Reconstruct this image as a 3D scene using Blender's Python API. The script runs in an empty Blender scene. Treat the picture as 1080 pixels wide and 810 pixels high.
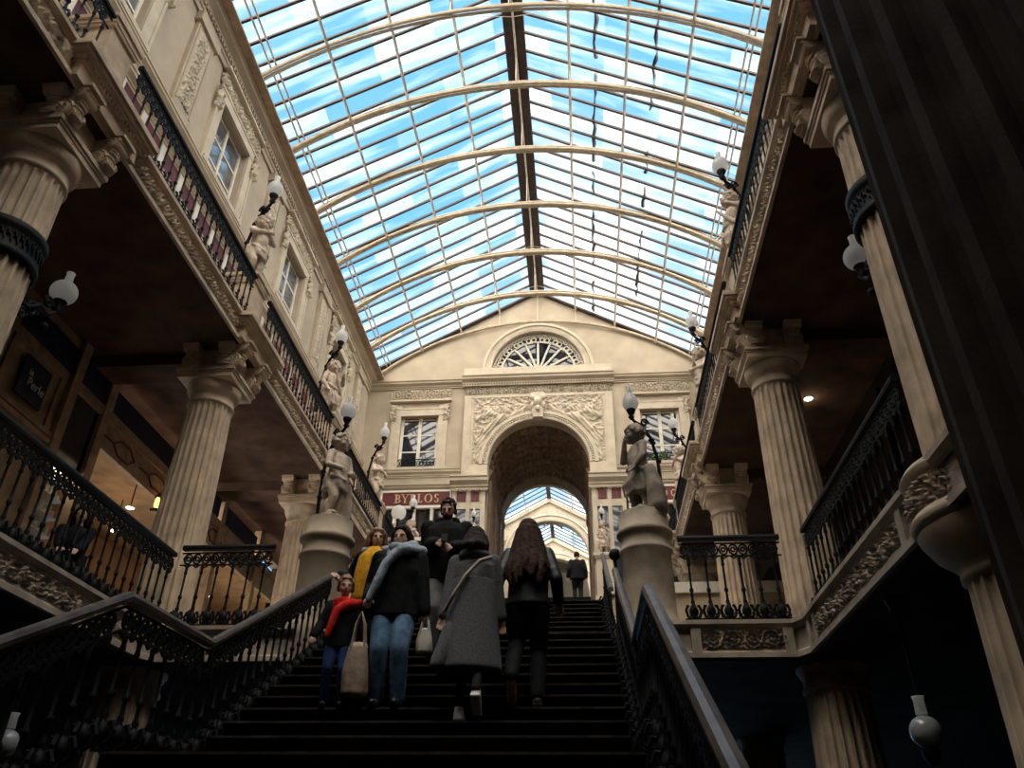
import bpy, bmesh, math, random
from math import sin, cos, pi, radians as R, sqrt, atan2
from mathutils import Vector as V, Matrix, noise
random.seed(7)
SC = bpy.context.scene
COL = SC.collection

# ------------------------------------------------------------------ materials
MATS = {}
def mat(name, col, rough=0.7, metal=0.0, amt=0.18, scale=6.0, bump=0.0, bscale=40.0, spec=0.4, col2=None, sheen=0.0):
    m = bpy.data.materials.new(name); m.use_nodes = True
    nt = m.node_tree; b = nt.nodes['Principled BSDF']
    tc = nt.nodes.new('ShaderNodeTexCoord')
    nz = nt.nodes.new('ShaderNodeTexNoise'); nz.inputs['Scale'].default_value = scale
    nz.inputs['Detail'].default_value = 5
    nt.links.new(tc.outputs['Object'], nz.inputs['Vector'])
    rp = nt.nodes.new('ShaderNodeValToRGB')
    c = col; d = col2 or tuple(max(0, x*(1-amt*1.6)) for x in c); e = tuple(min(1, x*(1+amt)) for x in c)
    rp.color_ramp.elements[0].position = 0.3; rp.color_ramp.elements[1].position = 0.7
    rp.color_ramp.elements[0].color = (*d, 1); rp.color_ramp.elements[1].color = (*e, 1)
    nt.links.new(nz.outputs['Fac'], rp.inputs['Fac'])
    nt.links.new(rp.outputs['Color'], b.inputs['Base Color'])
    b.inputs['Roughness'].default_value = rough; b.inputs['Metallic'].default_value = metal
    b.inputs['Specular IOR Level'].default_value = spec
    if bump:
        n2 = nt.nodes.new('ShaderNodeTexNoise'); n2.inputs['Scale'].default_value = bscale; n2.inputs['Detail'].default_value = 6
        nt.links.new(tc.outputs['Object'], n2.inputs['Vector'])
        bp = nt.nodes.new('ShaderNodeBump'); bp.inputs['Strength'].default_value = bump; bp.inputs['Distance'].default_value = 0.02
        nt.links.new(n2.outputs['Fac'], bp.inputs['Height']); nt.links.new(bp.outputs['Normal'], b.inputs['Normal'])
    MATS[name] = m; return m
def emis(name, col, s):
    m = mat(name, col, 0.5); b = m.node_tree.nodes['Principled BSDF']
    b.inputs['Emission Color'].default_value = (*col, 1); b.inputs['Emission Strength'].default_value = s
    return m

STONE = mat('carved_stone', (0.60, 0.47, 0.345), 0.85, amt=0.22, scale=3, bump=0.15)
STONE_D = mat('grey_stone', (0.44, 0.36, 0.285), 0.85, amt=0.25, scale=3, bump=0.2)
CREAM = mat('cream_plaster', (0.415, 0.345, 0.262), 0.85, amt=0.10, scale=1.2, bump=0.05)
PALE = mat('pale_stone', (0.53, 0.455, 0.355), 0.8, amt=0.10, scale=2.5, bump=0.08)
OCHRE = mat('ochre_plaster', (0.48, 0.39, 0.25), 0.85, amt=0.10, scale=1.3, bump=0.05)
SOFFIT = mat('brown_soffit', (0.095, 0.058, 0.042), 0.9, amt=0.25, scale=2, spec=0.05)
VAULT = mat('brown_vault', (0.20, 0.135, 0.09), 0.8, amt=0.2, scale=3)
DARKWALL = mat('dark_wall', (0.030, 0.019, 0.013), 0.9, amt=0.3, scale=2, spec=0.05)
SHADES = mat('backlit_stone', (0.050, 0.036, 0.028), 0.85, amt=0.35, scale=3, spec=0.1, bump=0.2)  # dark base colour stands in for the shade on the backlit near column
WPANE = mat('bright_window_glass', (0.20, 0.22, 0.25), 0.04, 0.45, amt=0.3, scale=2.5, spec=1.0)
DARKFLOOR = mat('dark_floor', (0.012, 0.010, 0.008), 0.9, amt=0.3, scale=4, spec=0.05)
IRON = mat('cast_iron', (0.007, 0.0075, 0.009), 0.6, 0.0, amt=0.4, scale=30, spec=0.16)
BRONZE = mat('worn_handrail', (0.085, 0.064, 0.052), 0.45, 0.2, amt=0.35, scale=9)
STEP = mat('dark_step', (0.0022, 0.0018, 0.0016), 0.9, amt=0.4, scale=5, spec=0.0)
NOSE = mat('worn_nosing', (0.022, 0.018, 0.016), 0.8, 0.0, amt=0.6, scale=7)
MAROON = mat('maroon_panel', (0.115, 0.012, 0.016), 0.5, amt=0.2, scale=4)
WHITEP = mat('white_paint', (0.70, 0.65, 0.56), 0.6, amt=0.07, scale=4)
GOLD = mat('gold_letters', (0.62, 0.42, 0.24), 0.5, amt=0.1)
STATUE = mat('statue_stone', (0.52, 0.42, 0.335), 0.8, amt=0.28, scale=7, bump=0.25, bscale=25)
STATUE_D = mat('shaded_statue', (0.27, 0.225, 0.185), 0.8, amt=0.3, scale=7, bump=0.25, bscale=25)  # darker copy of statue_stone: the right statue's shade put into the colour
PED = mat('pedestal_stone', (0.42, 0.34, 0.26), 0.85, amt=0.15, scale=2.5, bump=0.1)
def opal(name, c):
    m = bpy.data.materials.new(name); m.use_nodes = True; nt = m.node_tree; b = nt.nodes['Principled BSDF']; out = nt.nodes['Material Output']
    b.inputs['Base Color'].default_value = (*c, 1); b.inputs['Roughness'].default_value = .15
    t = nt.nodes.new('ShaderNodeBsdfTranslucent'); t.inputs['Color'].default_value = (*c, 1); x = nt.nodes.new('ShaderNodeMixShader'); x.inputs['Fac'].default_value = .75
    nz = nt.nodes.new('ShaderNodeTexNoise'); nz.inputs['Scale'].default_value = 4; bp = nt.nodes.new('ShaderNodeBump'); bp.inputs['Strength'].default_value = .05
    nt.links.new(nz.outputs['Fac'], bp.inputs['Height']); nt.links.new(bp.outputs['Normal'], b.inputs['Normal'])
    nt.links.new(b.outputs[0], x.inputs[1]); nt.links.new(t.outputs[0], x.inputs[2]); nt.links.new(x.outputs[0], out.inputs['Surface']); return m
GLOBE = opal('opal_glass', (.88, .88, .88))
CHIM = opal('lamp_chimney', (.92, .92, .90))
PANE = mat('window_glass', (0.012, 0.016, 0.030), 0.04, amt=0.4, scale=2.5, spec=1.0)
SHOPG = mat('shop_glass', (0.02, 0.02, 0.022), 0.05, amt=0.4, scale=2, spec=0.8)
RIB = mat('painted_rib', (0.50, 0.42, 0.31), 0.6, amt=0.15, scale=6)
BAR = mat('dark_bar', (0.045, 0.028, 0.022), 0.6, amt=0.3, scale=6)
ROD = mat('thin_rod', (0.55, 0.47, 0.38), 0.6, amt=0.15)
WOOD = mat('brown_wood', (0.34, 0.23, 0.14), 0.55, amt=0.25, scale=5)
NAVY = mat('navy_sign', (0.010, 0.014, 0.045), 0.5, amt=0.2)
SIGNW = mat('sign_white', (0.6, 0.6, 0.66), 0.6, amt=0.05)
WARMW = mat('warm_wall', (0.34, 0.20, 0.095), 0.8, amt=0.2, scale=3)
LAMPON = emis('downlight', (1.0, 0.86, 0.62), 9.0)
LANT = emis('lantern_glow', (1.0, 0.55, 0.16), 1.6)
SKIN = mat('skin', (0.58, 0.36, 0.27), 0.6, amt=0.1)
BLACKC = mat('black_cloth', (0.007, 0.007, 0.009), 0.8, amt=0.4, scale=14, bump=0.3, bscale=20, spec=0.15)
LEATHER = mat('black_leather', (0.014, 0.016, 0.023), 0.5, amt=0.4, scale=10, bump=0.3, bscale=14, spec=0.4)
TWEED = mat('grey_tweed', (0.125, 0.127, 0.142), 0.95, amt=0.3, scale=110, bump=0.4, bscale=120, spec=0.1)
JEANS = mat('blue_denim', (0.105, 0.18, 0.29), 0.9, amt=0.35, scale=9, bump=0.3, bscale=60, spec=0.1)
JEANSD = mat('dark_denim', (0.02, 0.045, 0.13), 0.9, amt=0.3, scale=9, spec=0.1)
REDC = mat('red_scarf', (0.60, 0.028, 0.020), 0.9, amt=0.2, scale=20, spec=0.1)
YELC = mat('mustard_jumper', (0.72, 0.36, 0.03), 0.9, amt=0.2, scale=20, bump=0.2, spec=0.1)
GREYSC = mat('pale_grey_scarf', (0.38, 0.44, 0.52), 0.9, amt=0.3, scale=16, bump=0.3, spec=0.1)
GREYTR = mat('light_grey_trousers', (0.20, 0.20, 0.21), 0.9, amt=0.2, scale=9, spec=0.1)
HAIRB = mat('dark_brown_hair', (0.036, 0.022, 0.016), 0.75, spec=0.12, amt=0.5, scale=25, bump=0.5, bscale=30)
HAIRR = mat('auburn_hair', (0.052, 0.024, 0.017), 0.7, spec=0.15, amt=0.5, scale=25, bump=0.5, bscale=30)
HAIRF = mat('fair_hair', (0.26, 0.14, 0.065), 0.55, amt=0.4, scale=25, bump=0.4, bscale=30)
SHOEW = mat('white_trainer', (0.70, 0.70, 0.70), 0.6, amt=0.1)
SHOEB = mat('black_shoe', (0.012, 0.012, 0.014), 0.5, amt=0.3)
TAN = mat('tan_shoe', (0.55, 0.24, 0.16), 0.6, amt=0.2)
STRAP = mat('pale_strap', (0.42, 0.36, 0.27), 0.7, amt=0.15)
BAGP = mat('beige_bag', (0.30, 0.225, 0.165), 0.7, amt=0.25, scale=12, bump=0.5, bscale=16)
BAGW = mat('white_bag', (0.60, 0.55, 0.48), 0.7, amt=0.1)
MASKM = mat('dark_red_mask', (0.14, 0.03, 0.035), 0.8, amt=0.1)
EAVE = mat('eave_timber', (0.36, 0.27, 0.20), 0.7, amt=0.2, scale=4)
GREYGLOBE = mat('grey_globe', (0.30, 0.31, 0.33), 0.15, amt=0.1, scale=6, spec=0.6)  # pendant globes, a darker grey than the opal ones
LEAF = mat('green_leaf', (0.05, 0.12, 0.03), 0.6, amt=0.4, scale=20)
FAR = mat('far_wall', (0.26, 0.23, 0.18), 0.85, amt=0.15, scale=1.5)

def glass_mat():
    m = bpy.data.materials.new('roof_glass'); m.use_nodes = True
    nt = m.node_tree; nt.nodes.clear()
    out = nt.nodes.new('ShaderNodeOutputMaterial')
    tr = nt.nodes.new('ShaderNodeBsdfTransparent'); tr.inputs['Color'].default_value = (0.93, 0.96, 0.98, 1)
    df = nt.nodes.new('ShaderNodeBsdfTranslucent'); df.inputs['Color'].default_value = (0.95, 0.96, 0.97, 1)
    gl = nt.nodes.new('ShaderNodeBsdfGlossy'); gl.inputs['Roughness'].default_value = 0.05
    N = nt.nodes.new; Lk = nt.links.new
    tc = N('ShaderNodeTexCoord')
    def noise_(scale, det, sc, lo, hi, vlo, vhi):
        mp = N('ShaderNodeMapping'); mp.inputs['Scale'].default_value = scale; Lk(tc.outputs['Object'], mp.inputs['Vector'])
        nz = N('ShaderNodeTexNoise'); nz.inputs['Scale'].default_value = sc; nz.inputs['Detail'].default_value = det; Lk(mp.outputs['Vector'], nz.inputs['Vector'])
        r = N('ShaderNodeMapRange'); r.inputs[1].default_value = lo; r.inputs[2].default_value = hi; r.inputs[3].default_value = vlo; r.inputs[4].default_value = vhi
        Lk(nz.outputs['Fac'], r.inputs[0]); return r.outputs[0]
    smear = noise_((0.30, 2.2, 0.30), 6, 1.0, .45, .8, .0, .32)       # dirt run along the slope
    cell = N('ShaderNodeMapping'); cell.inputs['Scale'].default_value = (1/1.65, 1/.6375, 0); cell.inputs['Location'].default_value = (.37, .97, 0); Lk(tc.outputs['Object'], cell.inputs['Vector'])
    fl = N('ShaderNodeVectorMath'); fl.operation = 'FLOOR'; Lk(cell.outputs['Vector'], fl.inputs[0])
    wn = N('ShaderNodeTexWhiteNoise'); Lk(fl.outputs[0], wn.inputs['Vector'])
    pw = N('ShaderNodeMapRange'); pw.inputs[1].default_value = .45; pw.inputs[2].default_value = 1; pw.inputs[3].default_value = 0; pw.inputs[4].default_value = .22; Lk(wn.outputs['Value'], pw.inputs[0])
    ad = N('ShaderNodeMath'); ad.operation = 'ADD'; ad.use_clamp = True; Lk(smear, ad.inputs[0]); Lk(pw.outputs[0], ad.inputs[1])
    class _O: outputs = {'Color': ad.outputs[0]}
    rp = _O
    mx = nt.nodes.new('ShaderNodeMixShader')
    nt.links.new(rp.outputs['Color'], mx.inputs['Fac'])
    nt.links.new(tr.outputs[0], mx.inputs[1]); nt.links.new(df.outputs[0], mx.inputs[2])
    m2 = nt.nodes.new('ShaderNodeMixShader'); m2.inputs['Fac'].default_value = 0.04
    nt.links.new(mx.outputs[0], m2.inputs[1]); nt.links.new(gl.outputs[0], m2.inputs[2])
    nt.links.new(m2.outputs[0], out.inputs['Surface'])
    return m
ROOFG = glass_mat()

# ------------------------------------------------------------------ mesh builder
class MB:
    def __init__(s): s.v = []; s.f = []; s.s = []
    def add(s, vs, fs, smooth=False, M=None):
        o = len(s.v)
        s.v += [tuple(M @ V(p)) if M else tuple(p) for p in vs]
        s.f += [tuple(i+o for i in f) for f in fs]; s.s += [smooth]*len(fs)
        return s
    def box(s, x0, x1, y0, y1, z0, z1, M=None):
        vs = [(x, y, z) for x in (x0, x1) for y in (y0, y1) for z in (z0, z1)]
        return s.add(vs, [(0,1,3,2),(4,6,7,5),(0,4,5,1),(2,3,7,6),(0,2,6,4),(1,5,7,3)], False, M)
    def prism(s, poly, a, b, axis='y', M=None, smooth=False):
        # poly in the plane perpendicular to axis: y->(x,z)  x->(y,z)  z->(x,y)
        def P(p, d): return {'y': (p[0], d, p[1]), 'x': (d, p[0], p[1]), 'z': (p[0], p[1], d)}[axis]
        n = len(poly); vs = [P(p, a) for p in poly] + [P(p, b) for p in poly]
        fs = [tuple(range(n)), tuple(range(2*n-1, n-1, -1))]
        s.add(vs, fs, False, M)
        return s.add(vs, [(i, (i+1) % n, n+(i+1) % n, n+i) for i in range(n)], smooth, M)
    def lathe(s, prof, n=16, c=(0,0,0), M=None, smooth=True, wob=None, caps=True):
        vs = []; fs = []; m = len(prof)
        for (r, z) in prof:
            for k in range(n):
                a = 2*pi*k/n; rr = r*(wob(a, z) if wob else 1)
                vs.append((c[0]+rr*cos(a), c[1]+rr*sin(a), c[2]+z))
        for i in range(m-1):
            for k in range(n):
                fs.append((i*n+k, i*n+(k+1) % n, (i+1)*n+(k+1) % n, (i+1)*n+k))
        s.add(vs, fs, smooth, M)
        if caps: s.add(vs, [tuple(range(n-1, -1, -1)), tuple(range((m-1)*n, m*n))], False, M)
        return s
    def sphere(s, c, r, nu=14, nv=9, M=None):
        if not hasattr(r, '__len__'): r = (r, r, r)
        vs = [(c[0], c[1], c[2]-r[2])]
        for j in range(1, nv):
            t = -pi/2+pi*j/nv
            for k in range(nu):
                a = 2*pi*k/nu; vs.append((c[0]+r[0]*cos(t)*cos(a), c[1]+r[1]*cos(t)*sin(a), c[2]+r[2]*sin(t)))
        vs.append((c[0], c[1], c[2]+r[2])); L = len(vs)-1
        fs = [(0, 1+(k+1) % nu, 1+k) for k in range(nu)]
        for j in range(nv-2):
            for k in range(nu):
                a = 1+j*nu; fs.append((a+k, a+(k+1) % nu, a+nu+(k+1) % nu, a+nu+k))
        a = 1+(nv-2)*nu
        fs += [(a+k, a+(k+1) % nu, L) for k in range(nu)]
        return s.add(vs, fs, True, M)
    def tube(s, pts, r, n=8, closed=False, M=None, flat=1.0):
        pts = [V(p) for p in pts]; m = len(pts); vs = []; fs = []
        rs = r if hasattr(r, '__len__') else [r]*m
        up = None
        for i, p in enumerate(pts):
            t = (pts[(i+1) % m]-pts[i-1]) if closed else (pts[min(i+1, m-1)]-pts[max(i-1, 0)])
            t = t.normalized() if t.length > 1e-9 else V((0, 0, 1))
            if up is None:
                up = V((0, 0, 1)) if abs(t.z) < 0.9 else V((0, 1, 0))
            u = (up-t*up.dot(t))
            if u.length < 1e-6: u = t.orthogonal()
            u.normalize(); w = t.cross(u); up = u
            for k in range(n):
                a = 2*pi*(k+0.5)/n; vs.append(p+u*(rs[i]*cos(a)*flat)+w*(rs[i]*sin(a)))
        q = m if closed else m-1
        for i in range(q):
            j = (i+1) % m
            for k in range(n): fs.append((i*n+k, i*n+(k+1) % n, j*n+(k+1) % n, j*n+k))
        s.add(vs, fs, n > 5, M)
        if not closed: s.add(vs, [tuple(range(n-1, -1, -1)), tuple(range((m-1)*n, m*n))], False, M)
        return s
    def cap(s, p0, r0, p1, r1, n=12, M=None):
        # tapered capsule
        p0 = V(p0); p1 = V(p1); d = p1-p0; L = d.length
        if L < 1e-6: return s.sphere(p0, max(r0, r1), M=M)
        q = V((0, 0, 1)).rotation_difference(d.normalized()).to_matrix().to_4x4(); q.translation = p0
        prof = [(max(r0*cos(a), 1e-4), r0*sin(a)) for a in (-pi/2, -pi/3, -pi/6, 0)]
        prof += [(max(r1*cos(a), 1e-4), L+r1*sin(a)) for a in (0, pi/6, pi/3, pi/2)]
        return s.lathe(prof, n, M=(M @ q) if M else q)
    def chain(s, pts, rs, n=12):
        for i in range(len(pts)-1): s.cap(pts[i], rs[i], pts[i+1], rs[i+1], n)
        return s
    def grid(s, fn, nu, nv, M=None, smooth=True, skip=None):
        vs = [fn(i/nu, j/nv) for i in range(nu+1) for j in range(nv+1)]
        fs = [(i*(nv+1)+j, (i+1)*(nv+1)+j, (i+1)*(nv+1)+j+1, i*(nv+1)+j+1) for i in range(nu) for j in range(nv)
              if not (skip and skip((i+.5)/nu, (j+.5)/nv))]
        return s.add(vs, fs, smooth, M)
    def sweep(s, prof, path, outs, ups, smooth=False):
        # prof list of (o,u); path pts with per-point out and up vectors
        n = len(prof); vs = []; fs = []
        for p, o, u in zip(path, outs, ups):
            for a, b in prof: vs.append(V(p)+V(o)*a+V(u)*b)
        for i in range(len(path)-1):
            for k in range(n-1): fs.append((i*n+k, (i+1)*n+k, (i+1)*n+k+1, i*n+k+1))
        s.add(vs, fs, smooth)
        s.add(vs, [tuple(range(n)), tuple(range((len(path)-1)*n, len(path)*n))], False)
        return s
    def mesh(s, name, m):
        me = bpy.data.meshes.new(name); me.from_pydata(s.v, [], s.f)
        me.polygons.foreach_set('use_smooth', s.s); me.materials.append(m); me.update(); return me

def link(name, me, parent=None, loc=(0,0,0), rz=0.0, sc=None):
    o = bpy.data.objects.new(name, me); COL.objects.link(o)
    o.location = loc; o.rotation_euler = (0, 0, rz)
    if sc: o.scale = (sc, sc, sc) if not hasattr(sc, '__len__') else sc
    if parent: o.parent = parent
    return o
def build(mb, name, m, parent=None, **k): return link(name, mb.mesh(name, m), parent, **k)
def empty(name, loc=(0,0,0), rz=0.0, label=None, cat=None, group=None, kind=None, sc=None):
    o = link(name, None, None, loc, rz, sc); o.empty_display_size = 0.2
    return tag(o, label, cat, group, kind)
def tag(o, label=None, cat=None, group=None, kind=None):
    if label: o['label'] = label
    if cat: o['category'] = cat
    if group: o['group'] = group
    if kind: o['kind'] = kind
    return o
def struct(mb, name, m, parent=None, label=None):
    o = build(mb, name, m, parent)
    if not parent: o['kind'] = 'structure'
    if label: o['label'] = label
    return o
def copy_tree(o, parent=None):
    c = o.copy(); COL.objects.link(c); c.parent = parent
    for ch in o.children: copy_tree(ch, c)
    return c
def remesh(mb, voxel, name, m, smooth=2):
    me = mb.mesh('tmp', m); o = bpy.data.objects.new('tmp', me); COL.objects.link(o)
    r = o.modifiers.new('r', 'REMESH'); r.mode = 'VOXEL'; r.voxel_size = voxel; r.use_smooth_shade = True
    if smooth:
        q = o.modifiers.new('s', 'SMOOTH'); q.factor = 0.5; q.iterations = smooth
    dg = bpy.context.evaluated_depsgraph_get(); dg.update()
    nm = bpy.data.meshes.new_from_object(o.evaluated_get(dg)); nm.name = name
    bpy.data.objects.remove(o); bpy.data.meshes.remove(me)
    nm.materials.clear(); nm.materials.append(m)
    nm.polygons.foreach_set('use_smooth', [True]*len(nm.polygons)); nm.update()
    return nm
def text_mesh(txt, size, depth, m, name):
    cu = bpy.data.curves.new('t', 'FONT'); cu.body = txt; cu.size = size; cu.extrude = depth
    cu.align_x = 'CENTER'; cu.align_y = 'CENTER'
    o = bpy.data.objects.new('t', cu); COL.objects.link(o)
    dg = bpy.context.evaluated_depsgraph_get(); dg.update()
    me = bpy.data.meshes.new_from_object(o.evaluated_get(dg)); me.name = name
    bpy.data.objects.remove(o); me.materials.clear(); me.materials.append(m); return me

# carved foliage scroll heightfield, u along, v in 0..H
def scroll_h(u, v, H, seed=0):
    p = H*0.95; i = math.floor(u/p); cx = (i+.5)*p; sg = 1 if i % 2 else -1
    dx = (u-cx)/H*sg; dy = (v/H-.5)*sg
    r = sqrt(dx*dx+dy*dy); th = atan2(dy, dx)
    k = 0.23
    ph = ((r/k-th/(2*pi)) % 1.0)-.5
    n1 = noise.noise(V((u/H*6, v/H*6, seed+5.0)))
    if r < .47:
        h = math.exp(-(ph/.13)**2)*(1-.4*r)
        lobe = max(0, cos(8*th+16*r+seed))
        h = max(h, .85*lobe*math.exp(-((abs(ph)-.27)/.14)**2)*min(1, r/.14))
        h = max(h, math.exp(-(r/.10)**2)*(.7+.3*cos(6*th)))
    else:
        q = abs(dx)-.47
        h = max(0, .9-abs(sin(dy*9+3*dx*sg))*1.5)*max(0, min(1, (r-.45)/.05))
        h = max(h, .7*max(0, 1-abs(n1)*4))
    h *= .85+.5*n1
    e = min(v/H, 1-v/H)
    return max(0, min(1.1, h))*min(1, e/.06)
def relief(mb, org, ud, vd, nd, L, H, depth, res=.018, seed=0, fn=scroll_h, skip=None):
    org = V(org); ud = V(ud); vd = V(vd); nd = V(nd)
    nu = max(4, int(L/res)); nv = max(4, int(H/res))
    mb.grid(lambda a, b: org+ud*(a*L)+vd*(b*H)+nd*(depth*fn(a*L, b*H, H, seed)), nu, nv, skip=skip)
    return mb
def straight(mb, prof, p0, p1, out, up=(0,0,1)):
    return mb.sweep(prof, [p0, p1], [out, out], [up, up])
def arch_pts(cx, cz, r, n=40, a0=0.0, a1=pi): return [(cx+r*cos(a0+(a1-a0)*i/n), cz+r*sin(a0+(a1-a0)*i/n)) for i in range(n+1)]
CORN = [(0,0),(.06,0),(.06,.05),(.10,.07),(.10,.12),(.17,.17),(.22,.20),(.22,.28),(.26,.30),(.26,.34),(0,.34)]
def scaled(prof, a, b): return [(x*a, y*b) for x, y in prof]
# ================================================================== THE PLACE (structure)
E_ = 4.115; W_ = 7.1; F_ = 27.6; ZM = 4.36; ZU = 9.62
CY = [0.82, 5.85, 10.88, 15.91, 20.94, 25.97]

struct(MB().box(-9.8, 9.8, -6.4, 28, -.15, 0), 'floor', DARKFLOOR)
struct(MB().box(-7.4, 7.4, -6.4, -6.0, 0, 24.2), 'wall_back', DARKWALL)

# ---- side walls
def side_wall(s, nm):
    wb = MB()
    def bx(mb, x0, x1, *a): mb.box(min(s*x0, s*x1), max(s*x0, s*x1), *a)
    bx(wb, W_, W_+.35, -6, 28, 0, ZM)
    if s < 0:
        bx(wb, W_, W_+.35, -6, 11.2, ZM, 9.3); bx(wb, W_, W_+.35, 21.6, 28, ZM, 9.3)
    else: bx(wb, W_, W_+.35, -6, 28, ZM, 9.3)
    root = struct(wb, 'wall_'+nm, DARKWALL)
    up = MB(); wins = [3.14+5.03*k for k in range(5)]
    bx(up, W_, W_+.4, -6, 28, 9.3, 15.95); bx(up, W_, W_+.4, -6, 28, 18.1, 20.2)
    ys = [-6]+[y+d for y in wins for d in (-.85, .85)]+[28]
    for a, b in zip(ys[0::2], ys[1::2]): bx(up, W_, W_+.4, a, b, 15.95, 18.1)
    build(up, 'upper_wall', CREAM, root)
    o = (-s, 0, 0)
    # long mouldings: shop cornice, dado string, head cornice with dentils
    m = MB()
    for z0, k in ((14.0, .55), (14.78, .8), (15.45, .75)):
        straight(m, [(a*k, z0+b*k) for a, b in CORN], (s*W_, -6, 0), (s*W_, F_, 0), o)
    build(m, 'string_moulding', PALE, root)
    m = MB(); straight(m, [(a*1.35, 19.28+b*1.0) for a, b in CORN], (s*W_, -6, 0), (s*W_, F_, 0), o)
    straight(m, [(0, 18.95), (.06, 18.95), (.06, 19.1), (.1, 19.12), (.1, 19.2), (0, 19.2)], (s*W_, -6, 0), (s*W_, F_, 0), o)
    y = 1.1
    while y < F_: bx(m, W_-.15, W_-.02, y, y+.07, 19.2, 19.3); y += .14
    build(m, 'head_cornice', CREAM, root)
    # maroon fascia between the shop cornices
    m = MB(); bx(m, W_-.03, W_+.02, 1, F_, 14.18, 14.78); build(m, 'maroon_fascia', MAROON, root)
    m = MB(); y = 1.3
    while y < F_: bx(m, W_-.06, W_, y, y+.16, 14.15, 14.8); y += .86
    build(m, 'fascia_divider', WHITEP, root)
    m = MB(); bx(m, W_-.02, W_+.02, 1, F_, 15.05, 15.45); build(m, 'ochre_band', OCHRE, root)
    m = MB(); y = 1.2
    while y < F_-1:
        bx(m, W_-.05, W_, y, y+.1, 9.62, 14.0); bx(m, W_-.05, W_, y, y+1.2, 13.2, 13.3); y += 1.26
    build(m, 'shopfront_frame', WHITEP, root)
    m = MB(); bx(m, W_-.02, W_+.02, 1, F_, 10.2, 13.9); build(m, 'shopfront_glass', SHOPG, root)
    # pilaster panels with carved candelabra opposite each column
    for y in CY[1:]:
        m = MB(); bx(m, W_-.10, W_, y-.42, y+.42, 15.7, 18.95); bx(m, W_-.16, W_, y-.48, y+.48, 15.7, 15.95)
        bx(m, W_-.18, W_, y-.5, y+.5, 18.65, 18.95)
        for d in (-.36, .3): bx(m, W_-.13, W_, y+d, y+d+.06, 16.05, 18.55)
        p = build(m, 'pilaster', CREAM, root)
        m = MB(); relief(m, (s*(W_-.10), y-.26, 16.15), (0, 0, 1), (0, 1, 0), o, 2.35, .52, .07, .02, seed=y)
        build(m, 'carved_panel', PALE, p)
    for i, y in enumerate(wins): wall_window(s, y, root)
    return root
WN = [0]
def wall_window(s, y, wall):
    if y < 5: 
        return
    WN[0] += 1
    def bx(mb, x0, x1, *a): mb.box(min(s*x0, s*x1), max(s*x0, s*x1), *a)
    fr = MB()
    for a, b in ((-.85, -.77), (.77, .85), (-.04, .04)): bx(fr, W_+.16, W_+.26, y+a, y+b, 15.95, 18.1)
    for z in (15.95, 16.6, 17.3, 18.02): bx(fr, W_+.18, W_+.25, y-.85, y+.85, z, z+.06)
    r = struct(fr, 'window_%d' % WN[0], WHITEP)
    p = MB(); bx(p, W_+.20, W_+.23, y-.85, y+.85, 15.95, 18.1); build(p, 'pane', WPANE, r)
    m = MB()
    for a, b, t in ((-1.12, -.85, .08), (.85, 1.12, .08), (-1.2, -1.12, .11), (1.12, 1.2, .11)): bx(m, W_-t, W_, y+a, y+b, 15.75, 18.2)
    bx(m, W_-.09, W_, y-1.12, y+1.12, 18.1, 18.36); bx(m, W_-.11, W_, y-1.2, y+1.2, 18.36, 18.42)
    bx(m, W_-.16, W_+.2, y-1.15, y+1.15, 15.82, 15.95)
    build(m, 'surround', PALE, r)
    m = MB(); o = (-s, 0, 0)
    relief(m, (s*(W_-.04), y-1.25, 18.5), (0, 1, 0), (0, 0, 1), o, 2.5, .45, .12, .022, seed=y+.3)
    for d in (-1.17, 1.17):
        relief(m, (s*(W_-.08), y+d-.14, 17.55), (0, 1, 0), (0, 0, 1), o, .28, .75, .16, .025, seed=d)
    bx(m, W_-.22, W_, y-1.3, y+1.3, 18.92, 19.0)
    build(m, 'carved_hood', PALE, r)
    m = MB(); bx(m, W_+.08, W_+.12, y-.85, y+.85, 16.0, 16.36); build(m, 'window_guard', IRON, r)
side_wall(-1, 'left'); side_wall(1, 'right')

# ---- shop interior recess under the left gallery
m = MB().box(-9.9, -9.6, 11.2, 21.6, ZM, 8.3).box(-9.6, -W_, 11.0, 11.2, ZM, 8.3).box(-9.6, -W_, 21.6, 21.8, ZM, 8.3)
struct(m, 'wall_shop', WARMW)
struct(MB().box(-9.8, -W_, 11.0, 21.8, 8.3, 8.5), 'ceiling_shop', WARMW)

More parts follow.
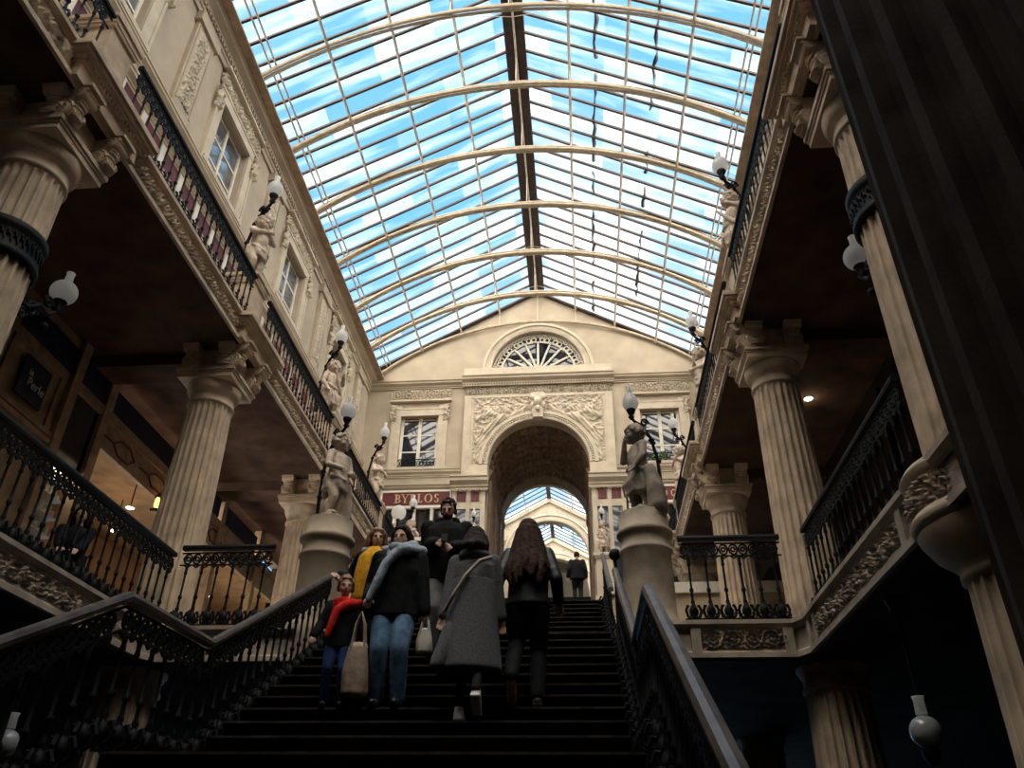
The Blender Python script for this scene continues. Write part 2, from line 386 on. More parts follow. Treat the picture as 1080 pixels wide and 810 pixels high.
# ---- galleries
def gallery_floors(s, nm):
    def X(a): return s*a
    poly = [(X(7.1), -6), (X(E_), -6), (X(E_), 9.72), (X(4.0), 9.95), (X(2.75), 9.95), (X(1.95), 9.95), (X(1.95), 27.6), (X(7.1), 27.6)]
    root = struct(MB().prism(poly, 3.94, ZM, 'z'), 'floor_middle_'+nm, STONE_D)
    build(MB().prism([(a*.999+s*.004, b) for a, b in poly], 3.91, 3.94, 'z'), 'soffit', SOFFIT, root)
    o = (-s, 0, 0)
    lip = [(0, 3.94), (.05, 3.94), (.05, 4.0), (.025, 4.02), (.025, 4.04)]
    cap = [(.02, 4.27), (.05, 4.29), (.08, 4.33), (.08, 4.38), (0, 4.38)]
    m = MB()
    for pr in (lip, cap):
        straight(m, pr, (X(E_), -4, 0), (X(E_), 9.72, 0), o); straight(m, pr, (X(4.0), 9.95, 0), (X(2.2), 9.95, 0), (0, -1, 0))
        dn = V((-s*.9, -.45, 0)); straight(m, pr, (X(E_), 9.72, 0), (X(4.0), 9.95, 0), dn)
    for y in (6.4, 9.35, 9.62): m.box(min(X(E_), X(E_-.05)), max(X(E_), X(E_-.05)), y-.06, y+.06, 4.0, 4.3)
    for x in (2.8, 3.9): m.box(X(x)-.06, X(x)+.06, 9.90, 9.95, 4.0, 4.3)
    build(m, 'edge_moulding', STONE_D, root)
    m = MB(); relief(m, (X(E_+.005), 6.46, 4.03), (0, 1, 0), (0, 0, 1), o, 2.83, .25, .10, .011, seed=1)
    relief(m, (X(E_+.005), 2.0, 4.03), (0, 1, 0), (0, 0, 1), o, 3.25, .25, .05, .014, seed=2)
    build(m, 'carved_frieze', STONE_D, root)
    m = MB(); relief(m, (X(2.87), 9.955, 4.03), (s, 0, 0), (0, 0, 1), (0, -1, 0), 1.0, .25, .10, .010, seed=3)
    build(m, 'carved_frieze', STONE_D, root)
    # upper gallery
    up = MB(); up.box(min(X(E_), X(7.1)), max(X(E_), X(7.1)), -6, F_, 9.26, ZU)
    root = struct(up, 'floor_upper_'+nm, STONE)
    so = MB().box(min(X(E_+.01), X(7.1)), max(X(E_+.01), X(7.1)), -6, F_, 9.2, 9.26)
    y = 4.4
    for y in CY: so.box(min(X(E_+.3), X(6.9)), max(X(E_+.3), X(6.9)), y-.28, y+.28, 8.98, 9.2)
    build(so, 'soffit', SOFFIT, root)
    m = MB()
    for pr in ([(0, 9.2), (.05, 9.2), (.05, 9.26), (.02, 9.29), (.02, 9.31)], [(.02, 9.55), (.05, 9.57), (.09, 9.61), (.09, 9.67), (0, 9.67)]):
        straight(m, pr, (X(E_), 1, 0), (X(E_), F_, 0), o)
    build(m, 'edge_moulding', STONE, root)
    for k in range(5):
        m = MB(); relief(m, (X(E_+.005), CY[k]+.75, 9.31), (0, 1, 0), (0, 0, 1), o, 3.55, .24, .10, .012 if k > 0 else .03, seed=k+s)
        build(m, 'carved_frieze', STONE, root)
gallery_floors(-1, 'left'); gallery_floors(1, 'right')
struct(MB().box(-E_, E_, 26.0, F_, 9.2, ZU), 'floor_terrace', PALE)

# middle level walls behind the columns
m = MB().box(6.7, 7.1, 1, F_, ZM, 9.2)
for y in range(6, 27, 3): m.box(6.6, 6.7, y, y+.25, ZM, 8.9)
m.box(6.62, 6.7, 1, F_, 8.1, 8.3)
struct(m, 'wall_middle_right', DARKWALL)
m = MB().box(1.95, 7.1, 17.0, 17.25, ZM, 6.95).box(-7.1, -1.95, 26.5, 26.7, ZM, 9.2).box(1.95, 7.1, 26.5, 26.7, ZM, 9.2)
struct(m, 'trim_landing_parapet', OCHRE)
struct(MB().box(1.95, 7.05, 16.92, 17.3, 6.95, 7.18), 'trim_parapet_coping', WHITEP)

# ---- end facade
F = F_
def end_wall():
    m = MB(); ZS = 15.44; r = 1.98
    for s in (-1, 1):
        def bx(x0, x1, z0, z1, y0=F, y1=F+.45): m.box(min(s*x0, s*x1), max(s*x0, s*x1), y0, y1, z0, z1)
        bx(3.0, 4.05, 15.0, 19.4); bx(5.6, 7.4, 15.0, 19.4); bx(4.05, 5.6, 15.0, 15.43); bx(4.05, 5.6, 17.76, 19.4)
        bx(1.98, 7.4, ZU-.3, 15.0, F+.12, F+.5); bx(1.98, 7.4, 14.35, 15.0)
        m.prism([(s*3.0, 15.0), (s*3.0, 19.4), (0, 19.4), (0, ZS+r)]+[(s*r*sin(pi/2*i/24), ZS+r*cos(pi/2*i/24)) for i in range(1, 25)]+[(s*r, 15.0)], F-.06, F+.45)
        # gable half with lunette
        m.prism([(0, 19.84+1.95), (0, 23.86), (s*7.2, 19.83), (s*7.2, 19.4), (s*1.95, 19.4), (s*1.95, 19.84)]+[(s*1.95*cos(pi/2*i/24), 19.84+1.95*sin(pi/2*i/24)) for i in range(1, 24)], F, F+.5)
    root = struct(m, 'wall_end', CREAM)
    # cornices
    m = MB()
    for s in (-1, 1):
        straight(m, [(a*.9, 19.06+b) for a, b in CORN], (s*7.1, F, 0), (s*2.98, F, 0), (0, -1, 0))
        straight(m, [(a*.5, 15.0+b) for a, b in CORN], (s*7.1, F, 0), (s*1.98, F, 0), (0, -1, 0))
        straight(m, [(a*.9, 14.32+b*.9) for a, b in CORN], (s*7.1, F, 0), (s*3.25, F, 0), (0, -1, 0))
    straight(m, [(a*1.2+.08, 19.05+b*1.25) for a, b in CORN], (-3.12, F, 0), (3.12, F, 0), (0, -1, 0))
    x = -3.1
    while x < 3.1: m.box(x, x+.055, F-.24, F-.05, 19.0, 19.1); x += .11
    build(m, 'cornice', CREAM, root)
    build(MB().box(-3.05, 3.05, F-.3, F+.1, 19.47, 19.84), 'blocking_course', PALE, root)
    m = MB()
    relief(m, (-3.0, F-.07, 18.62), (1, 0, 0), (0, 0, 1), (0, -1, 0), 6.0, .40, .13, .022, seed=11)
    build(m, 'carved_frieze', PALE, root)
    # portal frame strips
    m = MB()
    for s in (-1, 1):
        for a, b, t in ((2.72, 3.0, .14), (2.62, 2.72, .10)): m.box(min(s*a, s*b), max(s*a, s*b), F-t, F, 15.0, 18.6)
        m.box(min(s*1.98, s*3.0), max(s*1.98, s*3.0), F-.16, F, 14.95, 15.42)
    m.box(-2.75, 2.75, F-.12, F, 18.48, 18.62)
    build(m, 'portal_frame', PALE, root)
    # spandrel carving: winged reclining figures
    figs = []
    def seg(x0, z0, x1, z1, r_): figs.append((x0, z0, x1, z1, r_))
    seg(1.35, 17.55, 1.75, 17.3, .17); seg(1.75, 17.3, 2.1, 16.85, .15); seg(2.1, 16.85, 2.3, 16.2, .11); seg(2.0, 16.9, 2.45, 16.4, .09)
    seg(1.3, 17.85, 1.3, 17.86, .15); seg(1.3, 17.5, .85, 17.75, .08); seg(.85, 17.75, .5, 18.0, .07); seg(1.6, 17.6, 2.2, 17.9, .12); seg(2.0, 17.75, 2.45, 17.5, .12)
    seg(2.3, 16.2, 2.4, 15.6, .09); seg(.45, 18.05, .9, 18.1, .07); seg(1.9, 17.9, 2.35, 18.2, .07)
    def fh(u, v, H, seed):
        x = abs(u-2.62); z = 15.42+v; h = 0
        for a, b, c, d, r_ in figs:
            dx, dz = c-a, d-b; t = max(0, min(1, ((x-a)*dx+(z-b)*dz)/(dx*dx+dz*dz+1e-9)))
            q = sqrt((x-a-t*dx)**2+(z-b-t*dz)**2)/r_
            if q < 1: h = max(h, sqrt(1-q*q)*r_/.17)
        uu = x if x > 0 else 0
        fold = .8+.2*sin((x*1.3+z)*26); bgd = .5*scroll_h(uu, (v % .9), .9, 3)
        return max(0, h*fold if h > .12 else bgd)
    m = MB(); relief(m, (-2.62, F-.065, 15.42), (1, 0, 0), (0, 0, 1), (0, -1, 0), 5.24, 3.06, .19, .026, fn=fh,
                     skip=lambda a, b: (a*5.24-2.62)**2+(15.42+b*3.06-ZS)**2 < 2.2**2)
    build(m, 'spandrel_carving', PALE, root)
    # archivolt with egg beads and keystone
    prof = [(0, 0), (0, .16), (.06, .18), (.09, .14), (.20, .14), (.22, .19), (.34, .19), (.38, .12), (.38, 0)]
    P = arch_pts(0, ZS, r, 48)
    m = MB().sweep(prof, [(x, F, z) for x, z in P], [V((x, 0, z-ZS)).normalized() for x, z in P], [(0, -1, 0)]*49)
    for i in range(64):
        a = pi*(i+.5)/64; m.sphere(((r+.15)*cos(a), F-.15, ZS+(r+.15)*sin(a)), (.045, .05, .045), 6, 4)
    build(m, 'archivolt', PALE, root)
    m = MB().prism([(-.2, 17.4), (.2, 17.4), (.27, 18.55), (-.27, 18.55)], F-.34, F, 'y')
    m.sphere((0, F-.36, 18.1), (.17, .14, .22), 12, 8).sphere((0, F-.42, 17.75), (.11, .10, .14), 10, 7)
    for s in (-1, 1):
        m.sphere((s*.2, F-.33, 18.3), (.12, .1, .14), 8, 6).sphere((s*.22, F-.30, 17.95), (.09, .09, .16), 8, 6)
    build(m, 'keystone', PALE, root)
    # lunette mouldings
    P = arch_pts(0, 19.84, 1.95, 48)
    m = MB().sweep([(0, -.2), (0, .10), (.10, .14), (.12, .10), (.24, .10), (.26, .17), (.37, .17), (.40, .08), (.40, 0)], [(x, F, z) for x, z in P],
                   [V((x, 0, z-19.84)).normalized() for x, z in P], [(0, -1, 0)]*49)
    build(m, 'lunette_moulding', PALE, root)
    # lower pilasters / pedestal piers beside the arch
    for s in (-1, 1):
        m = MB()
        def bx(x0, x1, y0, y1, z0, z1): m.box(min(s*x0, s*x1), max(s*x0, s*x1), y0, y1, z0, z1)
        bx(2.0, 2.18, F-.35, F, ZU, 14.3); bx(2.58, 2.72, F-.35, F, ZU, 14.3); bx(3.1, 3.25, F-.35, F, ZU, 14.3)
        bx(2.0, 3.25, F-.34, F, 13.5, 13.72); bx(2.0, 3.25, F-.30, F, 13.72, 14.3); bx(2.0, 3.25, F-.3, F, ZU, 10.5)
        straight(m, [(a*1.3+.3, 14.28+b*1.5) for a, b in CORN], (s*1.9, F, 0), (s*3.35, F, 0), (0, -1, 0))
        x = 1.95
        while x < 3.3: bx(x, x+.05, F-.46, F-.3, 14.2, 14.3); x += .1
        p = build(m, 'portal_pier', PALE, root)
        q = MB().box(min(s*2.2, s*3.08), max(s*2.2, s*3.08), F-.28, F-.2, 10.5, 13.5); build(q, 'mirror_pane', PANE, p)
        q = MB(); q.box(min(s*2.74, s*3.08), max(s*2.74, s*3.08), F-.33, F-.29, 13.82, 14.22)
        q.box(min(s*2.24, s*2.54), max(s*2.24, s*2.54), F-.33, F-.29, 13.82, 14.22); build(q, 'maroon_panel', MAROON, p)
    return root
WEND = end_wall()

# lunette window with tracery
m = MB(); P = arch_pts(0, 19.84, 1.95, 40)
lun = struct(MB().prism(P, F+.26, F+.30), 'window_lunette', PANE)
m = MB()
for i in range(9):
    a = pi*(i+.5)/9; d = V((cos(a), 0, sin(a)))
    for k in range(14):
        t = .42+k*.075; m.sphere(V((0, F+.2, 19.84))+d*t, (.055, .05, .055), 7, 5)
    m.tube([V((0, F+.22, 19.84))+d*.35, V((0, F+.22, 19.84))+d*1.6], .035, 6)
    for b in (-.11, .11):
        q = V((cos(a+b), 0, sin(a+b))); m.tube([V((0, F+.2, 19.84))+q*1.68+V((.1*cos(t), 0, .1*sin(t))) for t in [2*pi*j/10 for j in range(10)]], .03, 5, True)
for i in range(34):
    a = pi*(i+.5)/34; m.tube([V((1.84*cos(a)+.06*cos(t), F+.2, 19.84+1.84*sin(a)+.06*sin(t))) for t in [2*pi*j/8 for j in range(8)]], .025, 5, True)
for rr in (.36, 1.56, 1.93): m.tube([(x, F+.22, z) for x, z in arch_pts(0, 19.84, rr, 40)], .035, 6)
m.sphere((0, F+.2, 19.9), (.22, .08, .22), 12, 8)
build(m, 'fan_tracery', WHITEP, lun)

# facade windows
for s, nm in ((-1, 'end_left'), (1, 'end_right')):
    def bx(mb, x0, x1, *a): mb.box(min(s*x0, s*x1), max(s*x0, s*x1), *a)
    fr = MB()
    for a, b in ((4.05, 4.16), (5.49, 5.6), (4.76, 4.89)): bx(fr, a, b, F+.16, F+.26, 15.43, 17.76)
    for z in (15.43, 16.2, 16.95, 17.66): bx(fr, 4.05, 5.6, F+.18, F+.25, z, z+.055)
    r = struct(fr, 'window_'+nm, WHITEP)
    p = MB(); bx(p, 4.05, 5.6, F+.2, F+.23, 15.43, 17.76); build(p, 'pane', PANE, r)
    m = MB()
    for a, b, t in ((3.78, 4.05, .07), (5.6, 5.87, .07), (3.68, 3.78, .11), (5.87, 5.97, .11)): bx(m, a, b, F-t, F, 15.35, 18.25)
    bx(m, 3.78, 5.87, F-.085, F, 17.76, 18.05); bx(m, 3.68, 5.97, F-.1, F, 18.05, 18.12); bx(m, 3.55, 6.1, F-.16, F, 18.42, 18.5); bx(m, 3.6, 6.05, F-.12, F+.2, 15.33, 15.43)
    build(m, 'surround', PALE, r)
    m = MB(); relief(m, (4.83*s-1.25, F-.03, 18.52), (1, 0, 0), (0, 0, 1), (0, -1, 0), 2.5, .5, .14, .024, seed=20+s)
    for x in (3.6, 5.8): relief(m, (s*(x+.12)-.13, F-.08, 17.5), (1, 0, 0), (0, 0, 1), (0, -1, 0), .26, .8, .15, .024, seed=x)
    build(m, 'carved_hood', PALE, r)
    m = MB()
    for z in (15.5, 15.82): bx(m, 4.0, 5.65, F+.04, F+.08, z, z+.03)
    for k in range(12): m.tube([V((s*(4.08+k*.136), F+.06, 15.66))+V((.06*cos(t), 0, .13*sin(t))) for t in [2*pi*j/10 for j in range(10)]], .015, 5, True)
    build(m, 'window_guard', IRON, r)
    if s > 0:
        m = MB()
        for k in range(26): m.sphere((s*4.7+random.uniform(-.35, .35), F-.02+random.uniform(-.05, .05), 15.62+random.uniform(-.1, .22)), (.06, .04, .03), 6, 4)
        build(m, 'trailing_plant', LEAF, r)

# ---- coffered vault and piers of the passage
Y0, Y1 = F+.4, 33.7
def vfn(a, b):
    th = pi*a; y = Y0+(Y1-Y0)*b; r = 1.98-.06*max(0, (b-.7)/.3)
    if b < .82:
        u = (a*16) % 1; v = (b/.82*8) % 1; d = min(u, 1-u, v, 1-v)
        r += .0 if d < .12 else (.06 if d < .24 else .12)
        q = sqrt((u-.5)**2+(v-.5)**2)
        if q < .2: r -= .08*(1-q/.2)
    return (r*cos(th), y, 15.44+r*sin(th))
m = MB().grid(vfn, 128, 72, smooth=False)
vault = struct(m, 'ceiling_vault', VAULT)
m = MB()
for s in (-1, 1):
    m.box(min(s*1.98, s*2.6), max(s*1.98, s*2.6), Y0, Y1+.2, ZU, 15.5)
    for y in (28.2, 30.2, 32.2): m.box(min(s*1.9, s*1.98), max(s*1.9, s*1.98), y, y+.5, ZU, 15.1)
    straight(m, [(a*.6, 15.1+b) for a, b in CORN], (s*1.98, Y0, 0), (s*1.98, Y1, 0), (-s, 0, 0))
struct(m, 'wall_passage', VAULT)
struct(MB().box(-4, 4, F, 47, 9.2, ZU), 'floor_passage', FAR)

# ---- two further glazed halls seen through the arch
def far_gable(y, zap, nm, slope=.55, half=3.6):
    m = MB(); ze = zap-slope*half; r = 1.98; zs = 15.44
    for s in (-1, 1):
        m.prism([(0, zs+r), (0, zap), (s*half, ze), (s*half, ZU), (s*r, ZU), (s*r, zs)]+[(s*r*cos(pi/2*i/20), zs+r*sin(pi/2*i/20)) for i in range(1, 20)], y, y+.35)
    root = struct(m, 'wall_'+nm, PALE)
    P = arch_pts(0, zs, r, 40)
    m = MB().sweep([(0, 0), (0, .14), (.1, .16), (.14, .1), (.28, .1), (.3, .16), (.38, .1), (.38, 0)], [(x, y, z) for x, z in P], [V((x, 0, z-zs)).normalized() for x, z in P], [(0, -1, 0)]*41)
    for s in (-1, 1):
        straight(m, [(0, 0), (.12, 0), (.12, .18), (0, .18)], (0, y, zap-.26), (s*half, y, ze-.26), (0, -1, 0))
        m.box(min(s*r, s*(r+.4)), max(s*r, s*(r+.4)), y-.12, y, 14.9, 15.4)
    build(m, 'archivolt', PALE, root)
    m = MB(); relief(m, (-half, y-.01, 15.5), (1, 0, 0), (0, 0, 1), (0, -1, 0), 2*half, zap-15.7, .13, .05, seed=y,
                     fn=lambda u, v, H, sd: scroll_h(u, v, 1.1, sd)*(1 if v % 1.1 else 1),
                     skip=lambda a, b: ((a-.5)*2*half)**2+(b*(zap-15.7)+.06)**2 < 2.42**2 or 15.5+b*(zap-15.7) > zap-.4-slope*abs(a-.5)*2*half)
    build(m, 'arabesque_carving', OCHRE, root)
    return root
def far_roof(y0, y1, zap, nm, slope=.55, half=3.6):
    root = empty(nm, kind='structure')
    for s in (-1, 1):
        build(MB().add([(0, y0, zap), (0, y1, zap), (s*half, y1, zap-slope*half), (s*half, y0, zap-slope*half)], [(0, 1, 2, 3)]), 'glass_slope', ROOFG, root)
        for k in range(int((y1-y0)/.5)+1):
            y = y0+.1+k*.5; build(MB().tube([(0, y, zap-.04), (s*half, y, zap-slope*half-.04)], .03, 4), 'glazing_bar', BAR, root)
        m = MB()
        for t in (.33, .66): m.tube([(s*half*t, y0, zap-slope*half*t-.1), (s*half*t, y1, zap-slope*half*t-.1)], .03, 5)
        build(m, 'purlin', RIB, root)
    build(MB().box(-.1, .1, y0, y1, zap-.1, zap+.02), 'ridge_beam', BAR, root)
m = MB(); P = arch_pts(0, 15.44, 1.9, 40)
m.sweep([(0, 0), (0, .2), (.1, .24), (.16, .14), (.3, .14), (.34, .2), (.42, 0)], [(x, 33.7, z) for x, z in P], [V((x, 0, z-15.44)).normalized() for x, z in P], [(0, -1, 0)]*41)
for i in range(40):
    a = pi*(i+.5)/40; m.sphere((2.12*cos(a), 33.5, 15.44+2.12*sin(a)), (.09, .07, .09), 6, 4)
for s in (-1, 1): m.box(min(s*1.88, s*2.3), max(s*1.88, s*2.3), 33.45, 33.72, ZU, 15.44)
struct(m, 'trim_far_arch', PALE)
m = MB()
for s in (-1, 1):
    m.box(min(s*3.6, s*3.9), max(s*3.6, s*3.9), 33.7, 46.5, ZU, 16.8)
    m.prism([(0, 15.44+1.98)]+[(s*1.98*sin(pi/2*i/20), 15.44+1.98*cos(pi/2*i/20)) for i in range(1, 21)]+[(s*1.98, ZU), (s*3.9, ZU), (s*3.9, 16.8), (0, 18.9)], 33.72, 33.9)
    for y in (35, 36.5, 40, 42): m.box(min(s*3.5, s*3.6), max(s*3.5, s*3.6), y, y+.4, ZU, 16.5)
struct(m, 'wall_far_sides', FAR)
far_gable(38.1, 18.75, 'far_gable'); far_roof(33.8, 38.2, 18.8, 'ceiling_far')
far_gable(43.6, 18.75, 'farthest_gable'); far_roof(38.4, 43.7, 18.8, 'ceiling_farthest')
struct(MB().box(-4, 4, 46.4, 46.7, ZU, 19).box(-4, 4, 43.9, 46.4, 17.6, 17.8), 'wall_farthest', FAR)

# ---- glazed roof
RZ, EZ, HX = 23.9, 20.12, 6.74
def zr(x): return RZ-(RZ-EZ)*abs(x)/HX
roof = empty('ceiling', kind='structure')
for s in (-1, 1):
    gl = MB().grid(lambda a, b: (s*(.2+(HX-.2)*a), -6+(F+6)*b, zr(.2+(HX-.2)*a)+.06), 6, 24, smooth=False); build(gl, 'glass_slope', ROOFG, roof)
    y = -5.72; bar = None
    while y < F-.1:
        if bar is None: bar = MB().box(-.022, .022, -.03, .03, -.06, .06)
        mb = MB(); mb.tube([(s*.15, 0, zr(.15)), (s*HX, 0, zr(HX))], .05, 4)
        if y == -5.72: bm_ = mb.mesh('glazing_bar', BAR)
        link('glazing_bar', bm_, roof, (0, y, 0)); y += .6375
    for x in (1.65, 3.3, 4.95):
        build(MB().tube([(s*x, -6, zr(x)-.14), (s*x, F, zr(x)-.14)], .045, 5), 'purlin', ROD, roof)
    m = MB()
    for x in (6.28, 6.42): m.tube([(s*x, -6, zr(x)-.08), (s*x, F, zr(x)-.08)], .03, 5)
    build(m, 'eave_rail', ROD, roof)
    m = MB().prism([(s*6.5, 19.62), (s*6.5, 19.68), (s*6.74, EZ+.02), (s*7.5, EZ+.02), (s*7.5, 19.62)], -6, F, 'y')
    build(m, 'eave_board', EAVE, roof)
    build(MB().tube([(s*.1, F-.06, RZ-.05), (s*HX, F-.06, EZ-.02)], .07, 4), 'gable_flashing', BAR, roof)
m = MB()
for s in (-1, 1): m.box(min(s*.07, s*.32), max(s*.07, s*.32), -6, F, RZ-.16, RZ+.1)
m.box(-.27, .27, -6, F, RZ+.02, RZ+.1)
build(m, 'ridge_beam', BAR, roof); build(MB().tube([(0, -6, RZ-.2), (0, F, RZ-.2)], .035, 6), 'ridge_rod', ROD, roof)
for x, nm in ((2.42, 1), (4.1, 2)):
    m = MB(); y = 3.0; rnd = random.Random(nm)
    while y < 26:
        L = rnd.uniform(1.2, 4.5); P = []
        n = int(L/.25)
        for i in range(n): P.append((x+rnd.uniform(-.05, .05), y+i*.25, zr(x)+.11))
        m.tube(P, [rnd.uniform(.02, .075) for _ in P], 5); y += L+rnd.uniform(.1, 1.2)
    d = build(m, 'leaf_litter', BAR, roof); d['kind'] = 'stuff'
RR = (6.74**2+2.5**2)/5.0
def rib_z(x): return 22.25-RR+sqrt(RR*RR-x*x)
for k in range(-7, 7):
    y = 12.93+2.53*k if k < 6 else F-.12
    th = .5 if k == 6 else 1
    m = MB()
    for dy, dz in ((-.06, 0), (.06, 0), (0, .15)):
        m.tube([(x, y+dy*th, rib_z(x)+dz*th) for x in [-6.74+13.48*i/36 for i in range(37)]], .052*th, 6)
    r = build(m, 'arched_rib', RIB, roof)
    for x in (-4.95, -3.3, -1.65, 0, 1.65, 3.3, 4.95):
        build(MB().tube([(x, y, rib_z(x)), (x, y, zr(x)-.1)], .016, 5), 'hanger', ROD, r)
    if k < 6:
        m = MB()
        for s in (-1, 1): m.tube([(0, y+1.2, RZ-.2), (s*1.65, y+.05, rib_z(1.65)+.05)], .01, 4)
        build(m, 'stay_wire', ROD, r)
# ================================================================== STAIRCASE
T, H_ = .306, .165
stair = empty('staircase', (0, 0, 0), label='broad dark staircase climbing through the middle of the arcade to the upper terrace', cat='staircase')
SW = 1.78
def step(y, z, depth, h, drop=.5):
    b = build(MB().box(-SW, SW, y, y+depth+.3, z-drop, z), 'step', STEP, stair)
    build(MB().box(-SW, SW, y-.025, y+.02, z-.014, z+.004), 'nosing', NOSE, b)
H1 = 2.315/14
for k in range(14): step(5.47-T*(13-k), H1*(k+1), T if k < 13 else .01, H1)
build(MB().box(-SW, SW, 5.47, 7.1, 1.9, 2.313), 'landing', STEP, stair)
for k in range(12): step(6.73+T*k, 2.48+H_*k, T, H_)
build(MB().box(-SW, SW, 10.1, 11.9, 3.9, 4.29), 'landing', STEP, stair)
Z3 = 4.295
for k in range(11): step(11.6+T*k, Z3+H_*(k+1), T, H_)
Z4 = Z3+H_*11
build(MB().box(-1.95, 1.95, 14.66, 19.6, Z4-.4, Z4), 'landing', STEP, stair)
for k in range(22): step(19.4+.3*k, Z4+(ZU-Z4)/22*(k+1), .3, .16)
m = MB()
for s in (-1, 1):
    a, b = sorted((s*SW, s*(SW+.18)))
    m.prism([(1.3, 0), (5.5, 2.2), (6.9, 2.25), (10.4, 4.2), (11.5, 4.25), (14.9, 6.0), (19.4, 6.05), (26, 9.55), (26, 8.6), (19.6, 5.0), (15, 4.9), (11.6, 3.6), (10.4, 3.5), (7.0, 1.7), (5.6, 1.6), (2.4, 0)], a, b, 'x')
build(m, 'stringer', STEP, stair)

# ================================================================== RAILINGS
def baluster_mesh(h):
    p = [(.036, 0), (.036, .03), (.024, .05), (.055, .10), (.06, .14), (.034, .19), (.018, .22), (.028, .24), (.018, .27), (.0145, h*.45), (.027, h*.47), (.027, h*.50), (.0145, h*.53), (.0135, h*.86), (.024, h*.88), (.018, h*.93), (.022, h)]
    m = MB().lathe(p, 8)
    for s in (-1, 1):
        for d in ((1, 0), (0, 1)):
            m.tube([(s*d[0]*x, s*d[1]*x, z) for x, z in ((.02, .04), (.075, .07), (.092, .14), (.07, .20), (.05, .19))], .019, 5)
    return m.mesh('baluster', IRON)
BAL = baluster_mesh(.80)
LACE = {}
def lace_mesh(L, slope, hz=.17):
    key = (round(L, 2), round(slope, 2))
    if key in LACE: return LACE[key]
    m = MB(); u = .07; k = 0
    def P(u_, z): return (u_, 0, z+slope*u_)
    while u < L-.04:
        r = .052
        m.tube([P(u+r*cos(t), .085+r*1.3*sin(t)) for t in [2*pi*j/10 for j in range(10)]], .0135, 4, True)
        m.tube([P(u+.028*cos(t), .085+.03*sin(t)) for t in [2*pi*j/6 for j in range(6)]], .014, 4, True)
        m.tube([P(u+.03, .15), P(u+.065, .085), P(u+.03, .02)], .015, 4)
        m.tube([P(u-.045, -.002), P(u, -.035), P(u+.045, -.002)], .014, 4)
        u += .125; k += 1
    for z in (0, hz): m.tube([P(0, z), P(L, z)], .013, 4)
    me = m.mesh('lace_frieze', IRON); LACE[key] = me; return me
def railing(name, segs, label, spacing=.18, hm=IRON, loc=None, h=1.08, group=None):
    """segs: list of (p0,p1) base lines in world space"""
    root = empty(name, segs[0][0], label=label, cat='railing', group=group)
    O = V(segs[0][0])
    for (a, b) in segs:
        a = V(a); b = V(b); d = b-a; L = Matrix.Identity(3) and sqrt(d.x**2+d.y**2); sl = d.z/L; ang = atan2(d.y, d.x)
        rel = a-O
        rl = link('handrail', None or handrail(L, sl, h, hm), root, rel, ang)
        link('lace_frieze', lace_mesh(L, sl), root, rel+V((0, 0, h-.23)), ang)
        bt = MB().tube([(0, 0, .03), (L, 0, .03+sl*L)], .022, 4)
        u = .1
        while u < L-.04:
            bt.tube([(u+.04*cos(t), 0, .075+.04*sin(t)+sl*u) for t in [2*pi*j/8 for j in range(8)]], .01, 4, True); u += spacing/2
        link('bottom_rail', bt.mesh('bottom_rail', IRON), root, rel, ang)
        n = max(2, int(L/spacing))
        for i in range(n):
            t = (i+.5)/n
            link('baluster', BAL, root, rel+d*t, ang, (1, 1, (h-.25)/.80))
    return root
def handrail(L, sl, h, m_):
    m = MB(); prof = [(-.040, -.02), (-.044, .015), (-.03, .045), (0, .052), (.03, .045), (.044, .015), (.040, -.02), (-.040, -.02)]
    m.sweep(prof, [(0, 0, h), (L, 0, h+sl*L)], [(0, 1, 0)]*2, [(0, 0, 1)]*2)
    return m.mesh('handrail', m_)
# stair railings: lower flight, landing and middle flight
zb = 2.35
for s, nm in ((-1, 'left'), (1, 'right')):
    x = s*1.88
    f1 = ((x, 1.75, zb-.541*3.72-.02), (x, 5.47, zb-.02)); f2 = ((x, 5.47, zb-.02), (x, 6.95, zb+.02)); f3 = ((x, 6.95, zb+.02), (x, 10.08, zb+.02+.541*3.13))
    railing('stair_railing', [f1, f2, f3], ('dark iron stair railing on the left, bent at the landing below the boy' if s < 0 else 'iron stair railing on the right with a broad pale worn handrail'), .19, BRONZE, h=1.015)
    nw = empty('newel_post', (x+s*.04, 10.72, 4.3), label='iron newel post with dark ball finial at the %s head of the middle flight' % nm, cat='newel post')
    build(MB().lathe([(.06, 0), (.06, .1), (.035, .15), (.03, .9), (.05, .95), (.05, 1.0), (.025, 1.05), (.025, 1.17)], 10), 'post', IRON, nw)
    build(MB().sphere((0, 0, 1.24), .085), 'ball_finial', IRON, nw)
    railing('flight_railing', [((s*1.88, 11.75, Z3+.12), (s*1.88, 14.9, Z3+.12+.539*3.15))], 'distant railing along the %s side of the upper stair flight behind the newel post' % nm, .25, BRONZE, h=.95)
# middle gallery railings
for s, nm in ((-1, 'left'), (1, 'right')):
    railing('gallery_railing', [((s*4.32, 6.28, 4.4), (s*4.32, 9.95 if s > 0 else 10.4, 4.4))], 'black iron railing above the carved frieze of the %s middle gallery' % nm, .19, IRON, h=1.12)
    railing('gallery_railing', [((s*4.32, 3.3 if s > 0 else 1.2, 4.4), (s*4.32, 5.4, 4.4))], 'nearest length of railing on the %s middle gallery, before the first column' % nm, .2, IRON, h=1.08)
    railing('bridge_railing', [((s*2.72, 10.05, 4.4), (s*4.02, 10.05, 4.4))], 'short black iron railing facing the camera between %s round pedestal and fluted column' % nm, .21, IRON, h=1.08)
ORD = ['nearest', 'second', 'third', 'fourth', 'farthest']
